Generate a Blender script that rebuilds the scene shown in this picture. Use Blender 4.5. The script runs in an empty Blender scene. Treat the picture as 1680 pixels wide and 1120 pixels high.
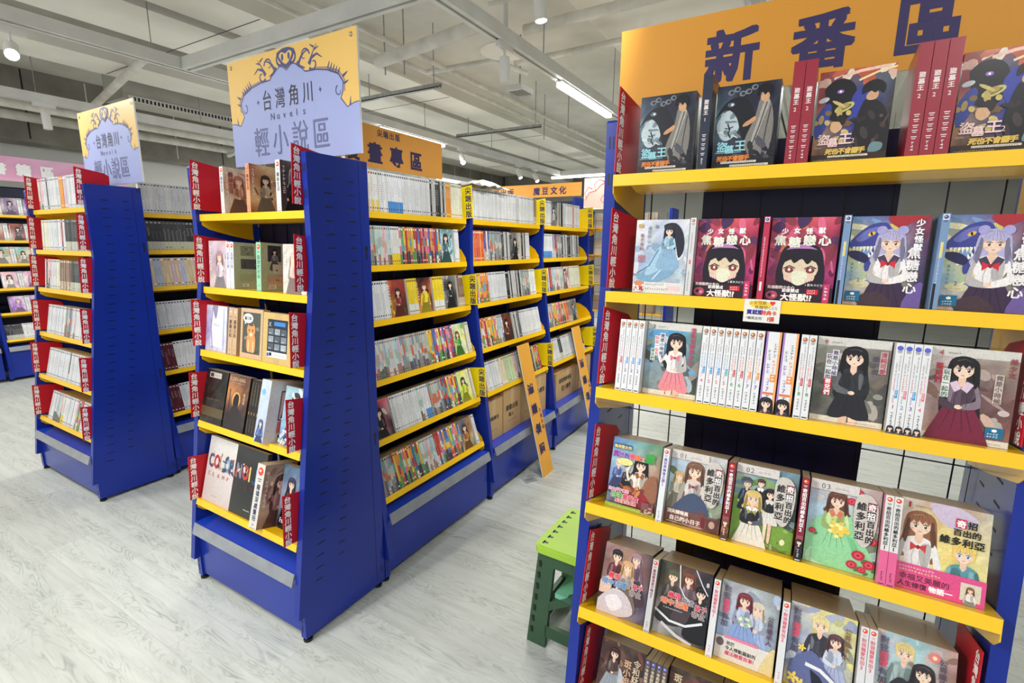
import bpy, math, random
from mathutils import Matrix, Vector

# ------------------------------------------------------------------ camera, world, lights, exposure
SC = bpy.context.scene
COL = SC.collection
R = math.radians
cam_data = bpy.data.cameras.new('camera')
cam = bpy.data.objects.new('camera', cam_data); COL.objects.link(cam)
cam_data.sensor_width = 36.0
cam_data.lens = 36.0 * 821.127 / 1680
cam_data.clip_start = 0.02
_r = Vector((0.85994197, 0.51030826, 0.00923503)); _u = Vector((-0.10522968, 0.15956365, 0.98156312)); _f = Vector((-0.49942619, 0.84505912, -0.19091505))
cam.matrix_world = Matrix(((_r.x, _u.x, -_f.x, 1.56294), (_r.y, _u.y, -_f.y, -1.49787), (_r.z, _u.z, -_f.z, 1.56244), (0, 0, 0, 1)))
SC.camera = cam

world = bpy.data.worlds.new('world'); SC.world = world
world.use_nodes = True
world.node_tree.nodes['Background'].inputs[0].default_value = (0.93, 0.96, 1.0, 1)
world.node_tree.nodes['Background'].inputs[1].default_value = 0.85
SC.view_settings.view_transform = 'Standard'
SC.view_settings.look = 'None'
SC.view_settings.exposure = -0.07
SC.view_settings.gamma = 1.0
SC.cycles.use_denoising = True
SC.cycles.max_bounces = 8
SC.cycles.sample_clamp_indirect = 6.0


def lamp(name, kind, loc, power, size=None, aim=None, spot=None, color=(1, 0.985, 0.95), rz=0):
    d = bpy.data.lights.new(name, kind)
    d.energy = power; d.color = color
    if kind == 'AREA':
        d.shape = 'RECTANGLE'; d.size = size[0]; d.size_y = size[1]
    if kind == 'SPOT':
        d.spot_size = R(spot); d.spot_blend = 0.6; d.shadow_soft_size = 0.04
    o = bpy.data.objects.new(name, d); COL.objects.link(o)
    o.location = loc
    if aim is not None:
        o.rotation_euler = (Vector(aim) - Vector(loc)).to_track_quat('-Z', 'Y').to_euler()
    else:
        o.rotation_euler = (0, 0, rz)
    return o


# tube lamps hanging under the track rails (rails run along y at x = RB, RA, and along x at CR)
RZ = 2.95
RB, RA = -0.42, -2.98
TUBES = [(RB, 3.20, 1.2, 0, 34), (RA, 3.68, 1.2, 0, 34), (-2.55, 8.0, 1.2, 1, 40), (-5.3, 7.6, 1.2, 0, 34), (RA, 1.95, 1.0, 0, 30),
         (RB, -1.9, 1.2, 0, 30), (RA, -1.6, 1.2, 0, 32), (2.3, -2.2, 1.2, 0, 24), (2.3, 3.2, 1.2, 0, 30), (-5.3, -1.2, 1.2, 0, 34), (-5.3, 3.9, 1.2, 0, 36), (RB, 6.2, 1.2, 0, 40)]  # this row: unseen tubes added to light the room
for tx, ty, tl, d, pw in TUBES:
    lamp('tube_light', 'AREA', (tx, ty, RZ - 0.095), pw * 1.15, size=(0.05, tl) if not d else (tl, 0.05))
SPOTS = [(0.02, 1.39, 30, (0.3, 1.6, 0)), (RB, 1.72, 40, (-0.1, 1.2, 1.0)), (RA, 4.7, 60, (-1.5, 3.5, 1.0)), (RA, 6.35, 50, (-1.5, 6, 0)),
         (RA, 6.95, 50, (-1.0, 6.5, 0)), (RA, -.13, 60, (-0.6, -0.9, 1.2)), (-5.3, .75, 60, (-6.2, 0.8, 0.8)),
         (-0.42, -2.75, 95, (1.3, -0.3, 0.5)), (-0.42, -3.1, 50, (-0.5, -0.3, 0.8)), (1.12, -.5, 70, (-.1, 1.1, 1.2)), (1.12, .6, 60, (-.1, 1.4, 1.0)), (1.12, 1.8, 60, (-.1, 2.4, 1.0)), (1.12, 3.0, 45, (-.1, 3.4, .9))]  # unseen spots; those on the hidden rail are added to brighten the comics
for sx, sy, pw, aim in SPOTS:
    lamp('track_spot_light', 'SPOT', (sx, sy, RZ - (0.12 if sx == 0.02 else 0.26)), pw * 1.25, aim=aim, spot=55 if sx > 1 else 85)

# ------------------------------------------------------------------ helpers
def s2l(c):
    return tuple(((v / 12.92) if v <= 0.04045 else ((v + 0.055) / 1.055) ** 2.4) for v in c[:3]) + (1.0,)


def rgb(r, g, b):
    return (r / 255, g / 255, b / 255)


def mat(name, color, rough=0.5, metal=0.0, coat=0.0, emit=None, es=0, spec=0.5, bump=None, noise=None):
    m = bpy.data.materials.new(name); m.use_nodes = True
    nt = m.node_tree; b = nt.nodes['Principled BSDF']
    b.inputs['Base Color'].default_value = s2l(color)
    b.inputs['Roughness'].default_value = rough
    b.inputs['Metallic'].default_value = metal
    b.inputs['Coat Weight'].default_value = coat
    b.inputs['Coat Roughness'].default_value = 0.08
    b.inputs['Specular IOR Level'].default_value = spec
    if emit:
        b.inputs['Emission Color'].default_value = s2l(emit); b.inputs['Emission Strength'].default_value = es
    if noise:
        tc = nt.nodes.new('ShaderNodeTexCoord'); n = nt.nodes.new('ShaderNodeTexNoise'); n.inputs['Scale'].default_value = noise[0]
        n.inputs['Detail'].default_value = 6
        cr = nt.nodes.new('ShaderNodeValToRGB')
        cr.color_ramp.elements[0].position = 0.3; cr.color_ramp.elements[1].position = 0.72
        cr.color_ramp.elements[0].color = s2l([v * noise[1] for v in color]); cr.color_ramp.elements[1].color = s2l([min(1, v * noise[2]) for v in color])
        nt.links.new(tc.outputs['Object'], n.inputs['Vector']); nt.links.new(n.outputs['Fac'], cr.inputs['Fac']); nt.links.new(cr.outputs['Color'], b.inputs['Base Color'])
        if bump:
            bp = nt.nodes.new('ShaderNodeBump'); bp.inputs['Strength'].default_value = bump
            bp.inputs['Distance'].default_value = 0.02
            nt.links.new(n.outputs['Fac'], bp.inputs['Height']); nt.links.new(bp.outputs['Normal'], b.inputs['Normal'])
    return m


M = {}
M['blue'] = mat('blue_enamel', rgb(24, 48, 148), 0.28, coat=0.16, spec=0.28, noise=(2.2, 0.93, 1.07))
M['bluedark'] = mat('blue_enamel_bright', rgb(24, 66, 196), 0.25, coat=0.4)
M['navy'] = mat('navy_panel', rgb(24, 30, 72), 0.4, noise=(4.0, 0.9, 1.1))
M['yellow'] = mat('yellow_enamel', rgb(253, 200, 6), 0.3, coat=0.35, noise=(4.0, 0.97, 1.02))
M['black'] = mat('black', rgb(14, 14, 16), 0.5)
M['wire'] = mat('wire', rgb(30, 34, 60), 0.4)
M['grey'] = mat('grey_strip', rgb(142, 146, 152), 0.3, metal=0.0, coat=0.5, noise=(14, 0.93, 1.06))
M['white'] = mat('white_paint', rgb(226, 226, 222), 0.45, noise=(5.0, 0.95, 1.02))
M['pipe'] = mat('pipe_paint', rgb(228, 225, 214), 0.5, noise=(7.0, 0.9, 1.05))
M['steel'] = mat('galvanised_steel', rgb(160, 162, 160), 0.4, metal=0.5, noise=(20, 0.9, 1.1))
M['lampw'] = mat('lamp_housing', rgb(232, 232, 230), 0.35)
M['glow'] = mat('lamp_diffuser', rgb(255, 255, 255), 0.5, emit=(1, 1, 1), es=14)
M['glow2'] = mat('spot_lens', rgb(255, 255, 255), 0.5, emit=(1, 0.98, 0.92), es=30)
M['carton'] = mat('cardboard', rgb(196, 158, 108), 0.85, noise=(9, 0.94, 1.05))
M['lime'] = mat('lime_plastic', rgb(170, 212, 60), 0.45, noise=(6, 0.97, 1.03))
M['dgreen'] = mat('dark_green_plastic', rgb(52, 86, 58), 0.5, noise=(6, 0.95, 1.05))
M['mint'] = mat('mint_plastic', rgb(120, 196, 160), 0.45)
M['wall'] = mat('wall_paint', rgb(206, 206, 200), 0.8, noise=(1.2, 0.96, 1.03))
M['wallw'] = mat('white_wall_paint', rgb(226, 226, 220), 0.75, noise=(1.0, 0.97, 1.02))
M['conc'] = mat('bare_concrete', rgb(146, 142, 132), 0.9, bump=0.5, noise=(2.2, 0.86, 1.12))
M['panel'] = mat('ceiling_panel', rgb(238, 235, 224), 0.85, noise=(1.6, 0.96, 1.03))
M['slab'] = mat('painted_slab', rgb(222, 219, 208), 0.85, bump=0.2, noise=(1.8, 0.93, 1.05))
M['duct'] = mat('duct_paint', rgb(190, 188, 178), 0.6, noise=(4, 0.94, 1.04))

# printed paper, colour kept in the mesh
pm = bpy.data.materials.new('print'); pm.use_nodes = True
_nt = pm.node_tree; _b = _nt.nodes['Principled BSDF']
_a = _nt.nodes.new('ShaderNodeAttribute'); _a.attribute_name = 'Col'
_tc = _nt.nodes.new('ShaderNodeTexCoord'); _n = _nt.nodes.new('ShaderNodeTexNoise'); _n.inputs['Scale'].default_value = 170; _n.inputs['Detail'].default_value = 5; _n.inputs['Roughness'].default_value = 0.65; _n.inputs['Distortion'].default_value = 1.2
_mr = _nt.nodes.new('ShaderNodeMapRange'); _mr.inputs[1].default_value = 0.3; _mr.inputs[2].default_value = 0.7; _mr.inputs[3].default_value = 0.84; _mr.inputs[4].default_value = 1.14
_mx = _nt.nodes.new('ShaderNodeMix'); _mx.data_type = 'RGBA'; _mx.blend_type = 'MULTIPLY'; _mx.inputs[0].default_value = 1.0
_nt.links.new(_tc.outputs['Object'], _n.inputs['Vector']); _nt.links.new(_n.outputs['Fac'], _mr.inputs[0]); _nt.links.new(_a.outputs['Color'], _mx.inputs[6]); _nt.links.new(_mr.outputs[0], _mx.inputs[7])
_nt.links.new(_a.outputs['Alpha'], _mx.inputs[0])
_nt.links.new(_mx.outputs[2], _b.inputs['Base Color'])
_b.inputs['Roughness'].default_value = 0.32; _b.inputs['Coat Weight'].default_value = 0.25; _b.inputs['Coat Roughness'].default_value = 0.06; _b.inputs['Specular IOR Level'].default_value = 0.35
M['print'] = pm
pb = pm.copy(); pb.name = 'print_board'; pb.node_tree.nodes['Principled BSDF'].inputs['Coat Weight'].default_value = 0.0
pb.node_tree.nodes['Principled BSDF'].inputs['Roughness'].default_value = 0.5
pb.node_tree.nodes['Map Range'].inputs[3].default_value = 0.97; pb.node_tree.nodes['Map Range'].inputs[4].default_value = 1.01
M['board'] = pb
# clear plastic
cp = bpy.data.materials.new('clear_acrylic'); cp.use_nodes = True
_b = cp.node_tree.nodes['Principled BSDF']
_b.inputs['Transmission Weight'].default_value = 0.9; _b.inputs['Roughness'].default_value = 0.05; _b.inputs['IOR'].default_value = 1.2
_b.inputs['Alpha'].default_value = 0.35
M['clear'] = cp


class MB:
    """mesh collector: verts, faces, material slots and colours"""
    def __init__(s):
        s.v = []; s.f = []; s.m = []; s.c = []; s.mats = []; s.smooth = []

    def slot(s, m):
        if m not in s.mats: s.mats.append(m)
        return s.mats.index(m)

    def add(s, vs, fs, m='print', col=None, smooth=False):
        n = len(s.v); k = s.slot(m)
        s.v += [tuple(v) for v in vs]
        for f in fs:
            s.f.append([n + i for i in f]); s.m.append(k); s.smooth.append(smooth)
            if col is None: s.c.append([(1, 1, 1, 1)] * len(f))
            elif isinstance(col, list): s.c.append([col[i] for i in f])
            else: s.c.append([col] * len(f))
        return s

    def box(s, x0, x1, y0, y1, z0, z1, m='blue', col=None, skip=()):
        vs = [(x0, y0, z0), (x1, y0, z0), (x1, y1, z0), (x0, y1, z0), (x0, y0, z1), (x1, y0, z1), (x1, y1, z1), (x0, y1, z1)]
        F = {'b': (0, 3, 2, 1), 't': (4, 5, 6, 7), 'f': (0, 1, 5, 4), 'r': (1, 2, 6, 5), 'k': (2, 3, 7, 6), 'l': (3, 0, 4, 7)}
        if isinstance(col, dict):
            for k, f in F.items():
                s.add([vs[i] for i in f], [(0, 1, 2, 3)], m, col.get(k, col['d']))
        else:
            s.add(vs, [f for k, f in F.items() if k not in skip], m, col)
        return s

    def prism(s, pts, a0, a1, axis='x', m='blue', col=None):
        """extrude a 2D outline; axis x: pts are (y,z); y: (x,z); z: (x,y)"""
        n = len(pts)
        P = {'x': lambda p, a: (a, p[0], p[1]), 'y': lambda p, a: (p[0], a, p[1]), 'z': lambda p, a: (p[0], p[1], a)}[axis]
        vs = [P(p, a0) for p in pts] + [P(p, a1) for p in pts]
        area = sum(pts[i][0] * pts[(i + 1) % n][1] - pts[(i + 1) % n][0] * pts[i][1] for i in range(n))
        fl = (area > 0) == (axis in ('x', 'z'))
        fs = []
        for i in range(n):
            j = (i + 1) % n
            fs.append((i, j, j + n, i + n) if fl else (j, i, i + n, j + n))
        fs.append(tuple(range(n - 1, -1, -1)) if fl else tuple(range(n)))
        fs.append(tuple(range(n, 2 * n)) if fl else tuple(range(2 * n - 1, n - 1, -1)))
        return s.add(vs, fs, m, col)

    def tube(s, pts, r, m='pipe', n=10, cap=True, r2=None, col=None):
        pts = [Vector(p) for p in pts]; rings = []
        vs = []; fs = []
        for i, p in enumerate(pts):
            d = (pts[min(i + 1, len(pts) - 1)] - pts[max(i - 1, 0)]).normalized()
            up = Vector((0, 0, 1)) if abs(d.z) < 0.95 else Vector((1, 0, 0))
            a = d.cross(up).normalized(); b = d.cross(a)
            rr = r if r2 is None else r + (r2 - r) * i / (len(pts) - 1)
            for k in range(n):
                t = 2 * math.pi * k / n
                vs.append(p + a * math.cos(t) * rr + b * math.sin(t) * rr)
        for i in range(len(pts) - 1):
            for k in range(n):
                j = (k + 1) % n
                fs.append((i * n + k, i * n + j, (i + 1) * n + j, (i + 1) * n + k))
        s.add(vs, fs, m, col, smooth=True)
        if cap:
            L = (len(pts) - 1) * n
            s.add(vs[:n], [tuple(range(n - 1, -1, -1))], m, col); s.add(vs[L:], [tuple(range(n))], m, col)
        return s

    def mesh(s, name, bevel=0):
        me = bpy.data.meshes.new(name)
        me.from_pydata(s.v, [], s.f)
        for m in s.mats: me.materials.append(M[m])
        me.polygons.foreach_set('material_index', s.m)
        me.polygons.foreach_set('use_smooth', s.smooth)
        if 'print' in s.mats or 'board' in s.mats:
            at = me.color_attributes.new('Col', 'FLOAT_COLOR', 'CORNER')
            at.data.foreach_set('color', [x for c in s.c for q in c for x in q])
        me.update()
        return me

    def build(s, name, parent=None, bevel=0):
        o = bpy.data.objects.new(name, s.mesh(name)); COL.objects.link(o)
        if parent: o.parent = parent
        if bevel:
            b = o.modifiers.new('bevel', 'BEVEL'); b.width = bevel; b.segments = 2; b.limit_method = 'ANGLE'
        return o


def tag(o, label, cat, group=None):
    o['label'] = label; o['category'] = cat
    if group: o['group'] = group
    return o


def empty(name, M4=None):
    o = bpy.data.objects.new(name, None); COL.objects.link(o); o.empty_display_size = 0.1
    if M4 is not None: o.matrix_world = M4
    return o


def struct(name, mb):
    o = mb.build(name); o['kind'] = 'structure'; return o


ORD = ['', 'first', 'second', 'third', 'fourth', 'fifth', 'sixth', 'seventh', 'eighth', 'ninth', 'tenth', 'eleventh', 'twelfth', 'thirteenth', 'fourteenth', 'fifteenth', 'sixteenth', 'seventeenth', 'eighteenth', 'nineteenth', 'twentieth']


def ordn(n):
    if n <= 20: return ORD[n]
    tens = {2: 'twenty', 3: 'thirty', 4: 'forty', 5: 'fifty', 6: 'sixty'}[n // 10]
    if n % 10 == 0: return {2: 'twentieth', 3: 'thirtieth', 4: 'fortieth', 5: 'fiftieth', 6: 'sixtieth'}[n // 10]
    return tens + '-' + ORD[n % 10]


# ------------------------------------------------------------------ glyphs
_tc = bpy.data.curves.new('glyph', 'FONT'); _tc.resolution_u = 2
_to = bpy.data.objects.new('glyph', _tc)
_G = {}


def glyph(ch):
    if ch not in _G:
        _tc.body = ch
        me = bpy.data.meshes.new_from_object(_to)
        vs = [(v.co.x, v.co.y) for v in me.vertices]
        fs = [tuple(p.vertices) for p in me.polygons]
        mx = max([v[0] for v in vs], default=0.3)
        _G[ch] = (vs, fs, mx)
        bpy.data.meshes.remove(me)
    return _G[ch]


STEP = 0.00003


class Art:
    """flat printed artwork, metres, origin bottom left; every shape one thin layer higher"""
    def __init__(s, w, h, base=(1, 1, 1)):
        s.w = w; s.h = h; s.items = []; s.k = 0; s.base = s2l(base)

    def clip(s, pts):
        for ax, lim, sg in ((0, 0, 1), (0, s.w, -1), (1, 0, 1), (1, s.h, -1)):
            out = []
            n = len(pts)
            for i in range(n):
                a, b = pts[i], pts[(i + 1) % n]
                ia, ib = (a[ax] - lim) * sg >= 0, (b[ax] - lim) * sg >= 0
                if ia: out.append(a)
                if ia != ib:
                    t = (lim - a[ax]) / (b[ax] - a[ax])
                    out.append((a[0] + (b[0] - a[0]) * t, a[1] + (b[1] - a[1]) * t))
            pts = out
            if len(pts) < 3: return []
        return pts

    def poly(s, pts, col, new=True):
        pts = s.clip(list(pts))
        if len(pts) < 3: return
        if sum(pts[i - 1][0] * pts[i][1] - pts[i][0] * pts[i - 1][1] for i in range(len(pts))) < 0: pts = pts[::-1]
        if new: s.k += 1
        s.items.append((pts, s2l(col), s.k))

    def rect(s, x, y, w, h, col, new=True, sl=0):
        s.poly([(x, y), (x + w, y), (x + w + sl, y + h), (x + sl, y + h)], col, new)

    def ell(s, x, y, rx, ry, col, rot=0, n=14, new=True):
        c, q = math.cos(rot), math.sin(rot)
        s.poly([(x + rx * math.cos(t) * c - ry * math.sin(t) * q, y + rx * math.cos(t) * q + ry * math.sin(t) * c) for t in [2 * math.pi * i / n for i in range(n)]], col, new)

    def blob(s, pts, col, sub=3, new=True):
        n = len(pts); out = []
        for i in range(n):
            p0, p1, p2, p3 = pts[i - 1], pts[i], pts[(i + 1) % n], pts[(i + 2) % n]
            for k in range(sub):
                t = k / sub
                out.append(tuple(0.5 * (2 * p1[a] + (p2[a] - p0[a]) * t + (2 * p0[a] - 5 * p1[a] + 4 * p2[a] - p3[a]) * t * t + (3 * p1[a] - p0[a] - 3 * p2[a] + p3[a]) * t ** 3) for a in (0, 1)))
        s.poly(out, col, new)

    def stroke(s, pts, w, col, w2=None):
        n = len(pts); L = []; Rr = []
        for i in range(n):
            a = pts[max(i - 1, 0)]; b = pts[min(i + 1, n - 1)]
            dx, dy = b[0] - a[0], b[1] - a[1]; d = math.hypot(dx, dy) or 1
            ww = (w + ((w2 if w2 is not None else w) - w) * i / (n - 1)) / 2
            L.append((pts[i][0] - dy / d * ww, pts[i][1] + dx / d * ww)); Rr.append((pts[i][0] + dy / d * ww, pts[i][1] - dx / d * ww))
        s.k += 1
        for i in range(n - 1):
            s.poly([L[i], L[i + 1], Rr[i + 1], Rr[i]], col, False)

    def bg(s, grid, nx=9, ny=12, jit=0.06, seed=0):
        """grid: rows (top to bottom) of colours, blended smoothly with a little painterly jitter"""
        rg = random.Random(seed); rows = len(grid); s.k += 1
        def c(u, v):
            y = (1 - v) * (rows - 1); i = min(int(y), rows - 2) if rows > 1 else 0; t = y - i
            def rowc(r):
                n = len(r); x = u * (n - 1); j = min(int(x), n - 2) if n > 1 else 0; q = x - j
                return [r[j][k] * (1 - q) + r[min(j + 1, n - 1)][k] * q for k in range(3)]
            a = rowc(grid[i]); b = rowc(grid[min(i + 1, rows - 1)])
            return [a[k] * (1 - t) + b[k] * t for k in range(3)]
        C = [[None] * (nx + 1) for _ in range(ny + 1)]
        for j in range(ny + 1):
            for i in range(nx + 1):
                q = rg.uniform(-jit, jit); cc = c(i / nx, j / ny)
                C[j][i] = s2l([min(1, max(0, v + q + rg.uniform(-jit, jit) * .4)) for v in cc])
        for j in range(ny):
            for i in range(nx):
                x0, x1, y0, y1 = s.w * i / nx, s.w * (i + 1) / nx, s.h * j / ny, s.h * (j + 1) / ny
                s.items.append(([(x0, y0), (x1, y0), (x1, y1), (x0, y1)], [C[j][i], C[j][i + 1], C[j + 1][i + 1], C[j + 1][i]], s.k))

    def text(s, t, x, y, size, col, vert=False, bold=0.0, gap=1.0, sx=1.0, outline=None, slant=0, face=0):
        """x,y: bottom left of the first glyph"""
        def run(dx, dy, c, new):
            px, py = x, y; first = new
            for ch in t:
                if ch == ' ':
                    if vert: py -= size * 0.5
                    else: px += size * 0.35 * sx * gap
                    continue
                vs, fs, mx = glyph(ch)
                full = ord(ch) > 0x2000
                if first: s.k += 1; first = False
                for f in fs:
                    pts = s.clip([(px + vs[i][0] * size * sx + dx + slant * vs[i][1] * size, py + (vs[i][1] + 0.05) * size + dy) for i in f])
                    if len(pts) >= 3: s.items.append((pts, c, s.k))
                if vert: py -= size * gap
                else: px += (size if full else (mx + 0.08) * size) * sx * gap
        if outline:
            oc, ow = outline; oc = s2l(oc)
            for q in range(8):
                run(ow * math.cos(q * math.pi / 4), ow * math.sin(q * math.pi / 4), oc, True)
        c = s2l(col)
        if bold:
            for q, (dx, dy) in enumerate(((-1, -1), (1, -1), (1, 1), (-1, 1)) + (((0, 0), (0, 1), (0, -1), (1, 0), (-1, 0)) if bold >= .08 or size > .05 else ())): run(dx * bold * size / 2, dy * bold * size / 2, c, True)
        else: run(0, 0, c, True)

    def tiny(s, x, y, w, h, col, vert=False, seed=1):
        """a line of lettering too small to read, as short pen marks"""
        rg = random.Random(seed + int(x * 9999)); s.k += 1
        n = int((h / w if vert else w / h) * 1.05)
        u = w if vert else h
        for i in range(max(1, n)):
            ox, oy = (x, y + h - (i + 1) * u * .95) if vert else (x + i * u * .95, y)
            for _ in range(2):
                yy = oy + u * rg.uniform(.08, .8); s.rect(ox + u * .08, yy, u * rg.uniform(.55, .8), u * .1, col, False)
            xx = ox + u * rg.uniform(.2, .6); s.rect(xx, oy + u * .06, u * .1, u * .74, col, False)

    def emit(s, mb, o, ux, uy, m='print'):
        """o: corner, ux, uy: unit vectors of the face; layers go along ux x uy"""
        o, ux, uy = Vector(o), Vector(ux), Vector(uy); n = ux.cross(uy)
        for pts, c, k in s.items:
            vs = [o + ux * p[0] + uy * p[1] + n * (0.00015 + k * STEP) for p in pts]
            mb.add(vs, [tuple(range(len(vs)))], m, c if isinstance(c, list) else c)


def mixc(a, b, t): return tuple(a[i] * (1 - t) + b[i] * t for i in range(3))


SKIN = rgb(246, 214, 190)


def figure(a, x, y, s, hair, top, low=None, eye=None, long=2.0, skin=SKIN, arms='down', legs=False, collar=None, bow=None, short=False, flip=1, hat=None, simple=False, face=True, lean=0):
    """a drawn person: x,y is the chin, s the head height"""
    hd = mixc(hair, (0, 0, 0), .35); hl = mixc(hair, (1, 1, 1), .28); eye = eye or mixc(hair, (.4, .2, .1), .5)
    P = lambda L: [(x + flip * (p[0] + lean * p[1]) * s, y + p[1] * s) for p in L]
    if not short:
        L = long
        a.blob(P([(-.5, .95), (0, 1.14), (.52, .92), (.66, .3), (.72, -.4 * L), (.86, -.8 * L), (.5, -L), (.2, -.6 * L), (-.25, -.7 * L), (-.62, -.95 * L), (-.8, -.6 * L), (-.66, -.1 * L), (-.64, .4)]), hair)
        for q in (-.6, -.45, .5, .62): a.stroke(P([(q * .9, .3), (q * 1.1, -.35 * L), (q * 1.0, -.8 * L)]), s * .05, hd, s * .01)
    low = low or mixc(top, (0, 0, 0), .4)
    td = mixc(top, (0, 0, 0), .22); tl = mixc(top, (1, 1, 1), .25)
    if legs:
        sk2 = mixc(skin, (.6, .3, .2), .15)
        a.blob(P([(-.42, -2.2), (-.02, -2.2), (-.06, -3.6), (-.12, -5), (-.34, -5), (-.4, -3.6)]), skin); a.blob(P([(.04, -2.2), (.42, -2.2), (.42, -3.6), (.36, -5), (.12, -5), (.08, -3.6)]), sk2)
    a.blob(P([(-.42, -1.35), (.42, -1.35), (.8, -2.1), (1.0, -2.9), (.5, -3.0), (.1, -2.85), (-.4, -3.0), (-.95, -2.85), (-.75, -2.1)] if legs else [(-.45, -1.35), (.45, -1.35), (.95, -2.3), (1.35, -3.8), (0, -4.2), (-1.3, -3.8), (-.9, -2.3)]), low)
    for q in (-.5, -.15, .2, .5): a.stroke(P([(q * .6, -1.6), (q * 1.3, -2.8)]), s * .05, mixc(low, (0, 0, 0), .3), s * .02)
    a.blob(P([(-.2, -.12), (.2, -.12), (.62, -.34), (.72, -.7), (.5, -1.1), (.44, -1.6), (-.44, -1.6), (-.5, -1.1), (-.72, -.7), (-.62, -.34)]), top)
    a.blob(P([(.1, -.5), (.5, -.45), (.42, -1.5), (.15, -1.4)]), td)
    a.blob(P([(-.5, -.5), (-.28, -.42), (-.34, -1.2), (-.44, -1.2)]), tl)
    a.poly(P([(-.15, .08), (.15, .08), (.15, -.3), (0, -.5), (-.15, -.3)]), mixc(skin, (.7, .4, .3), .12))
    if collar:
        a.poly(P([(-.2, -.15), (0, -.55), (-.25, -.75), (-.48, -.3)]), collar); a.poly(P([(.2, -.15), (0, -.55), (.25, -.75), (.48, -.3)]), collar)
    if bow:
        a.poly(P([(0, -.6), (-.32, -.42), (-.3, -.85)]), bow); a.poly(P([(0, -.6), (.32, -.42), (.3, -.85)]), bow, False); a.ell(x, y - .62 * s, .08 * s, .1 * s, mixc(bow, (0, 0, 0), .3))
    if arms == 'down':
        a.blob(P([(-.66, -.4), (-.52, -.5), (-.6, -1.1), (-.75, -1.8), (-.95, -1.75), (-.88, -1.1)]), td); a.blob(P([(.66, -.4), (.52, -.5), (.6, -1.1), (.75, -1.8), (.95, -1.75), (.88, -1.1)]), top)
        a.ell(x - flip * .86 * s, y - 1.9 * s, .1 * s, .15 * s, skin); a.ell(x + flip * .86 * s, y - 1.9 * s, .1 * s, .15 * s, skin)
    elif arms == 'front':
        a.blob(P([(-.66, -.4), (-.52, -.5), (-.62, -1.1), (-.1, -1.45), (-.12, -1.65), (-.82, -1.45)]), td); a.blob(P([(.66, -.4), (.52, -.5), (.62, -1.1), (.15, -1.35), (.18, -1.6), (.84, -1.4)]), tl)
        a.ell(x - flip * .02 * s, y - 1.5 * s, .16 * s, .11 * s, skin)
    elif arms == 'up':
        a.blob(P([(-.66, -.4), (-.5, -.5), (-.8, -.9), (-1.05, -.3), (-.8, .35), (-.95, .42), (-1.25, -.3), (-.95, -1.1)]), top); a.ell(x - flip * .86 * s, y + .5 * s, .12 * s, .18 * s, skin)
        a.blob(P([(.66, -.4), (.52, -.5), (.62, -1.1), (.15, -1.35), (.18, -1.6), (.84, -1.4)]), td); a.ell(x + flip * .05 * s, y - 1.45 * s, .15 * s, .11 * s, skin)
    if short: a.blob(P([(-.48, .5), (-.5, .95), (0, 1.18), (.5, .95), (.52, .45), (.44, .15), (-.4, .15)]), hair)
    a.blob(P([(0, 0), (.2, .07), (.37, .25), (.43, .5), (.38, .85), (0, .98), (-.38, .85), (-.43, .5), (-.37, .25), (-.2, .07)]), skin)
    a.blob(P([(-.4, .75), (-.38, .5), (0, .58), (.38, .5), (.4, .75)]), mixc(skin, (.62, .34, .3), .3))
    if face:
        for q in (-1, 1):
            ex, ey = x + q * .19 * s + flip * .02 * s, y + .4 * s
            if not simple:
                a.ell(ex, ey, .095 * s, .1 * s, (.98, .97, .96)); a.ell(ex, ey, .065 * s, .095 * s, eye); a.ell(ex, ey - .01 * s, .03 * s, .05 * s, mixc(eye, (0, 0, 0), .7)); a.ell(ex - .02 * s, ey + .04 * s, .022 * s, .025 * s, (1, 1, 1))
                a.stroke([(ex - .11 * s, ey + .07 * s), (ex, ey + .12 * s), (ex + .11 * s, ey + .07 * s)], .035 * s, mixc(hair, (0, 0, 0), .6))
                a.ell(x + q * .27 * s, y + .25 * s, .06 * s, .03 * s, mixc(skin, (.95, .4, .4), .35))
            else: a.ell(ex, ey, .06 * s, .06 * s, mixc(hair, (0, 0, 0), .7))
        a.stroke([(x - .06 * s, y + .15 * s), (x, y + .13 * s), (x + .06 * s, y + .15 * s)], .025 * s, rgb(170, 60, 60))
    a.blob(P([(-.46, .42), (-.5, .8), (-.2, 1.08), (.2, 1.1), (.5, .82), (.47, .45), (.38, .62), (.3, .5), (.2, .7), (.08, .5), (-.05, .68), (-.15, .5), (-.25, .68), (-.36, .52)]), hair, 2)
    a.stroke(P([(-.3, .88), (0, .98), (.3, .88)]), s * .06, hl, s * .02)
    for q in (-.32, -.2, -.08, .06, .18, .3): a.stroke(P([(q * .5, 1.05), (q, .82), (q * 1.15, .62)]), s * .022, hd, s * .008)
    for q in (-.25, .1, .35): a.stroke(P([(q * .6, -.75), (q * .9, -1.1), (q * .7, -1.5)]), s * .03, td, s * .01)
    if not short:
        a.blob(P([(-.5, .7), (-.4, .6), (-.42, .1), (-.5, -.5), (-.62, -.3), (-.56, .2)]), hd, 2); a.blob(P([(.5, .7), (.4, .6), (.42, .1), (.5, -.5), (.62, -.3), (.56, .2)]), hd, 2)
    if hat: a.blob(P([(-.55, .75), (-.4, 1.2), (0, 1.35), (.45, 1.2), (.58, .75), (0, .9)]), hat)


def strokes(a, pal, n, seed, big=1.0, area=None):
    rg = random.Random(seed); x0, y0, x1, y1 = area or (0, 0, a.w, a.h)
    for _ in range(n):
        c = rg.choice(pal)
        a.ell(rg.uniform(x0, x1), rg.uniform(y0, y1), rg.uniform(.004, .022) * big, rg.uniform(.002, .009) * big, mixc(c, (rg.random(),) * 3, .12), rg.uniform(-1.5, 1.5), 9)


WHT = (1, 1, 1); BLK = (.05, .05, .06)


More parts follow.
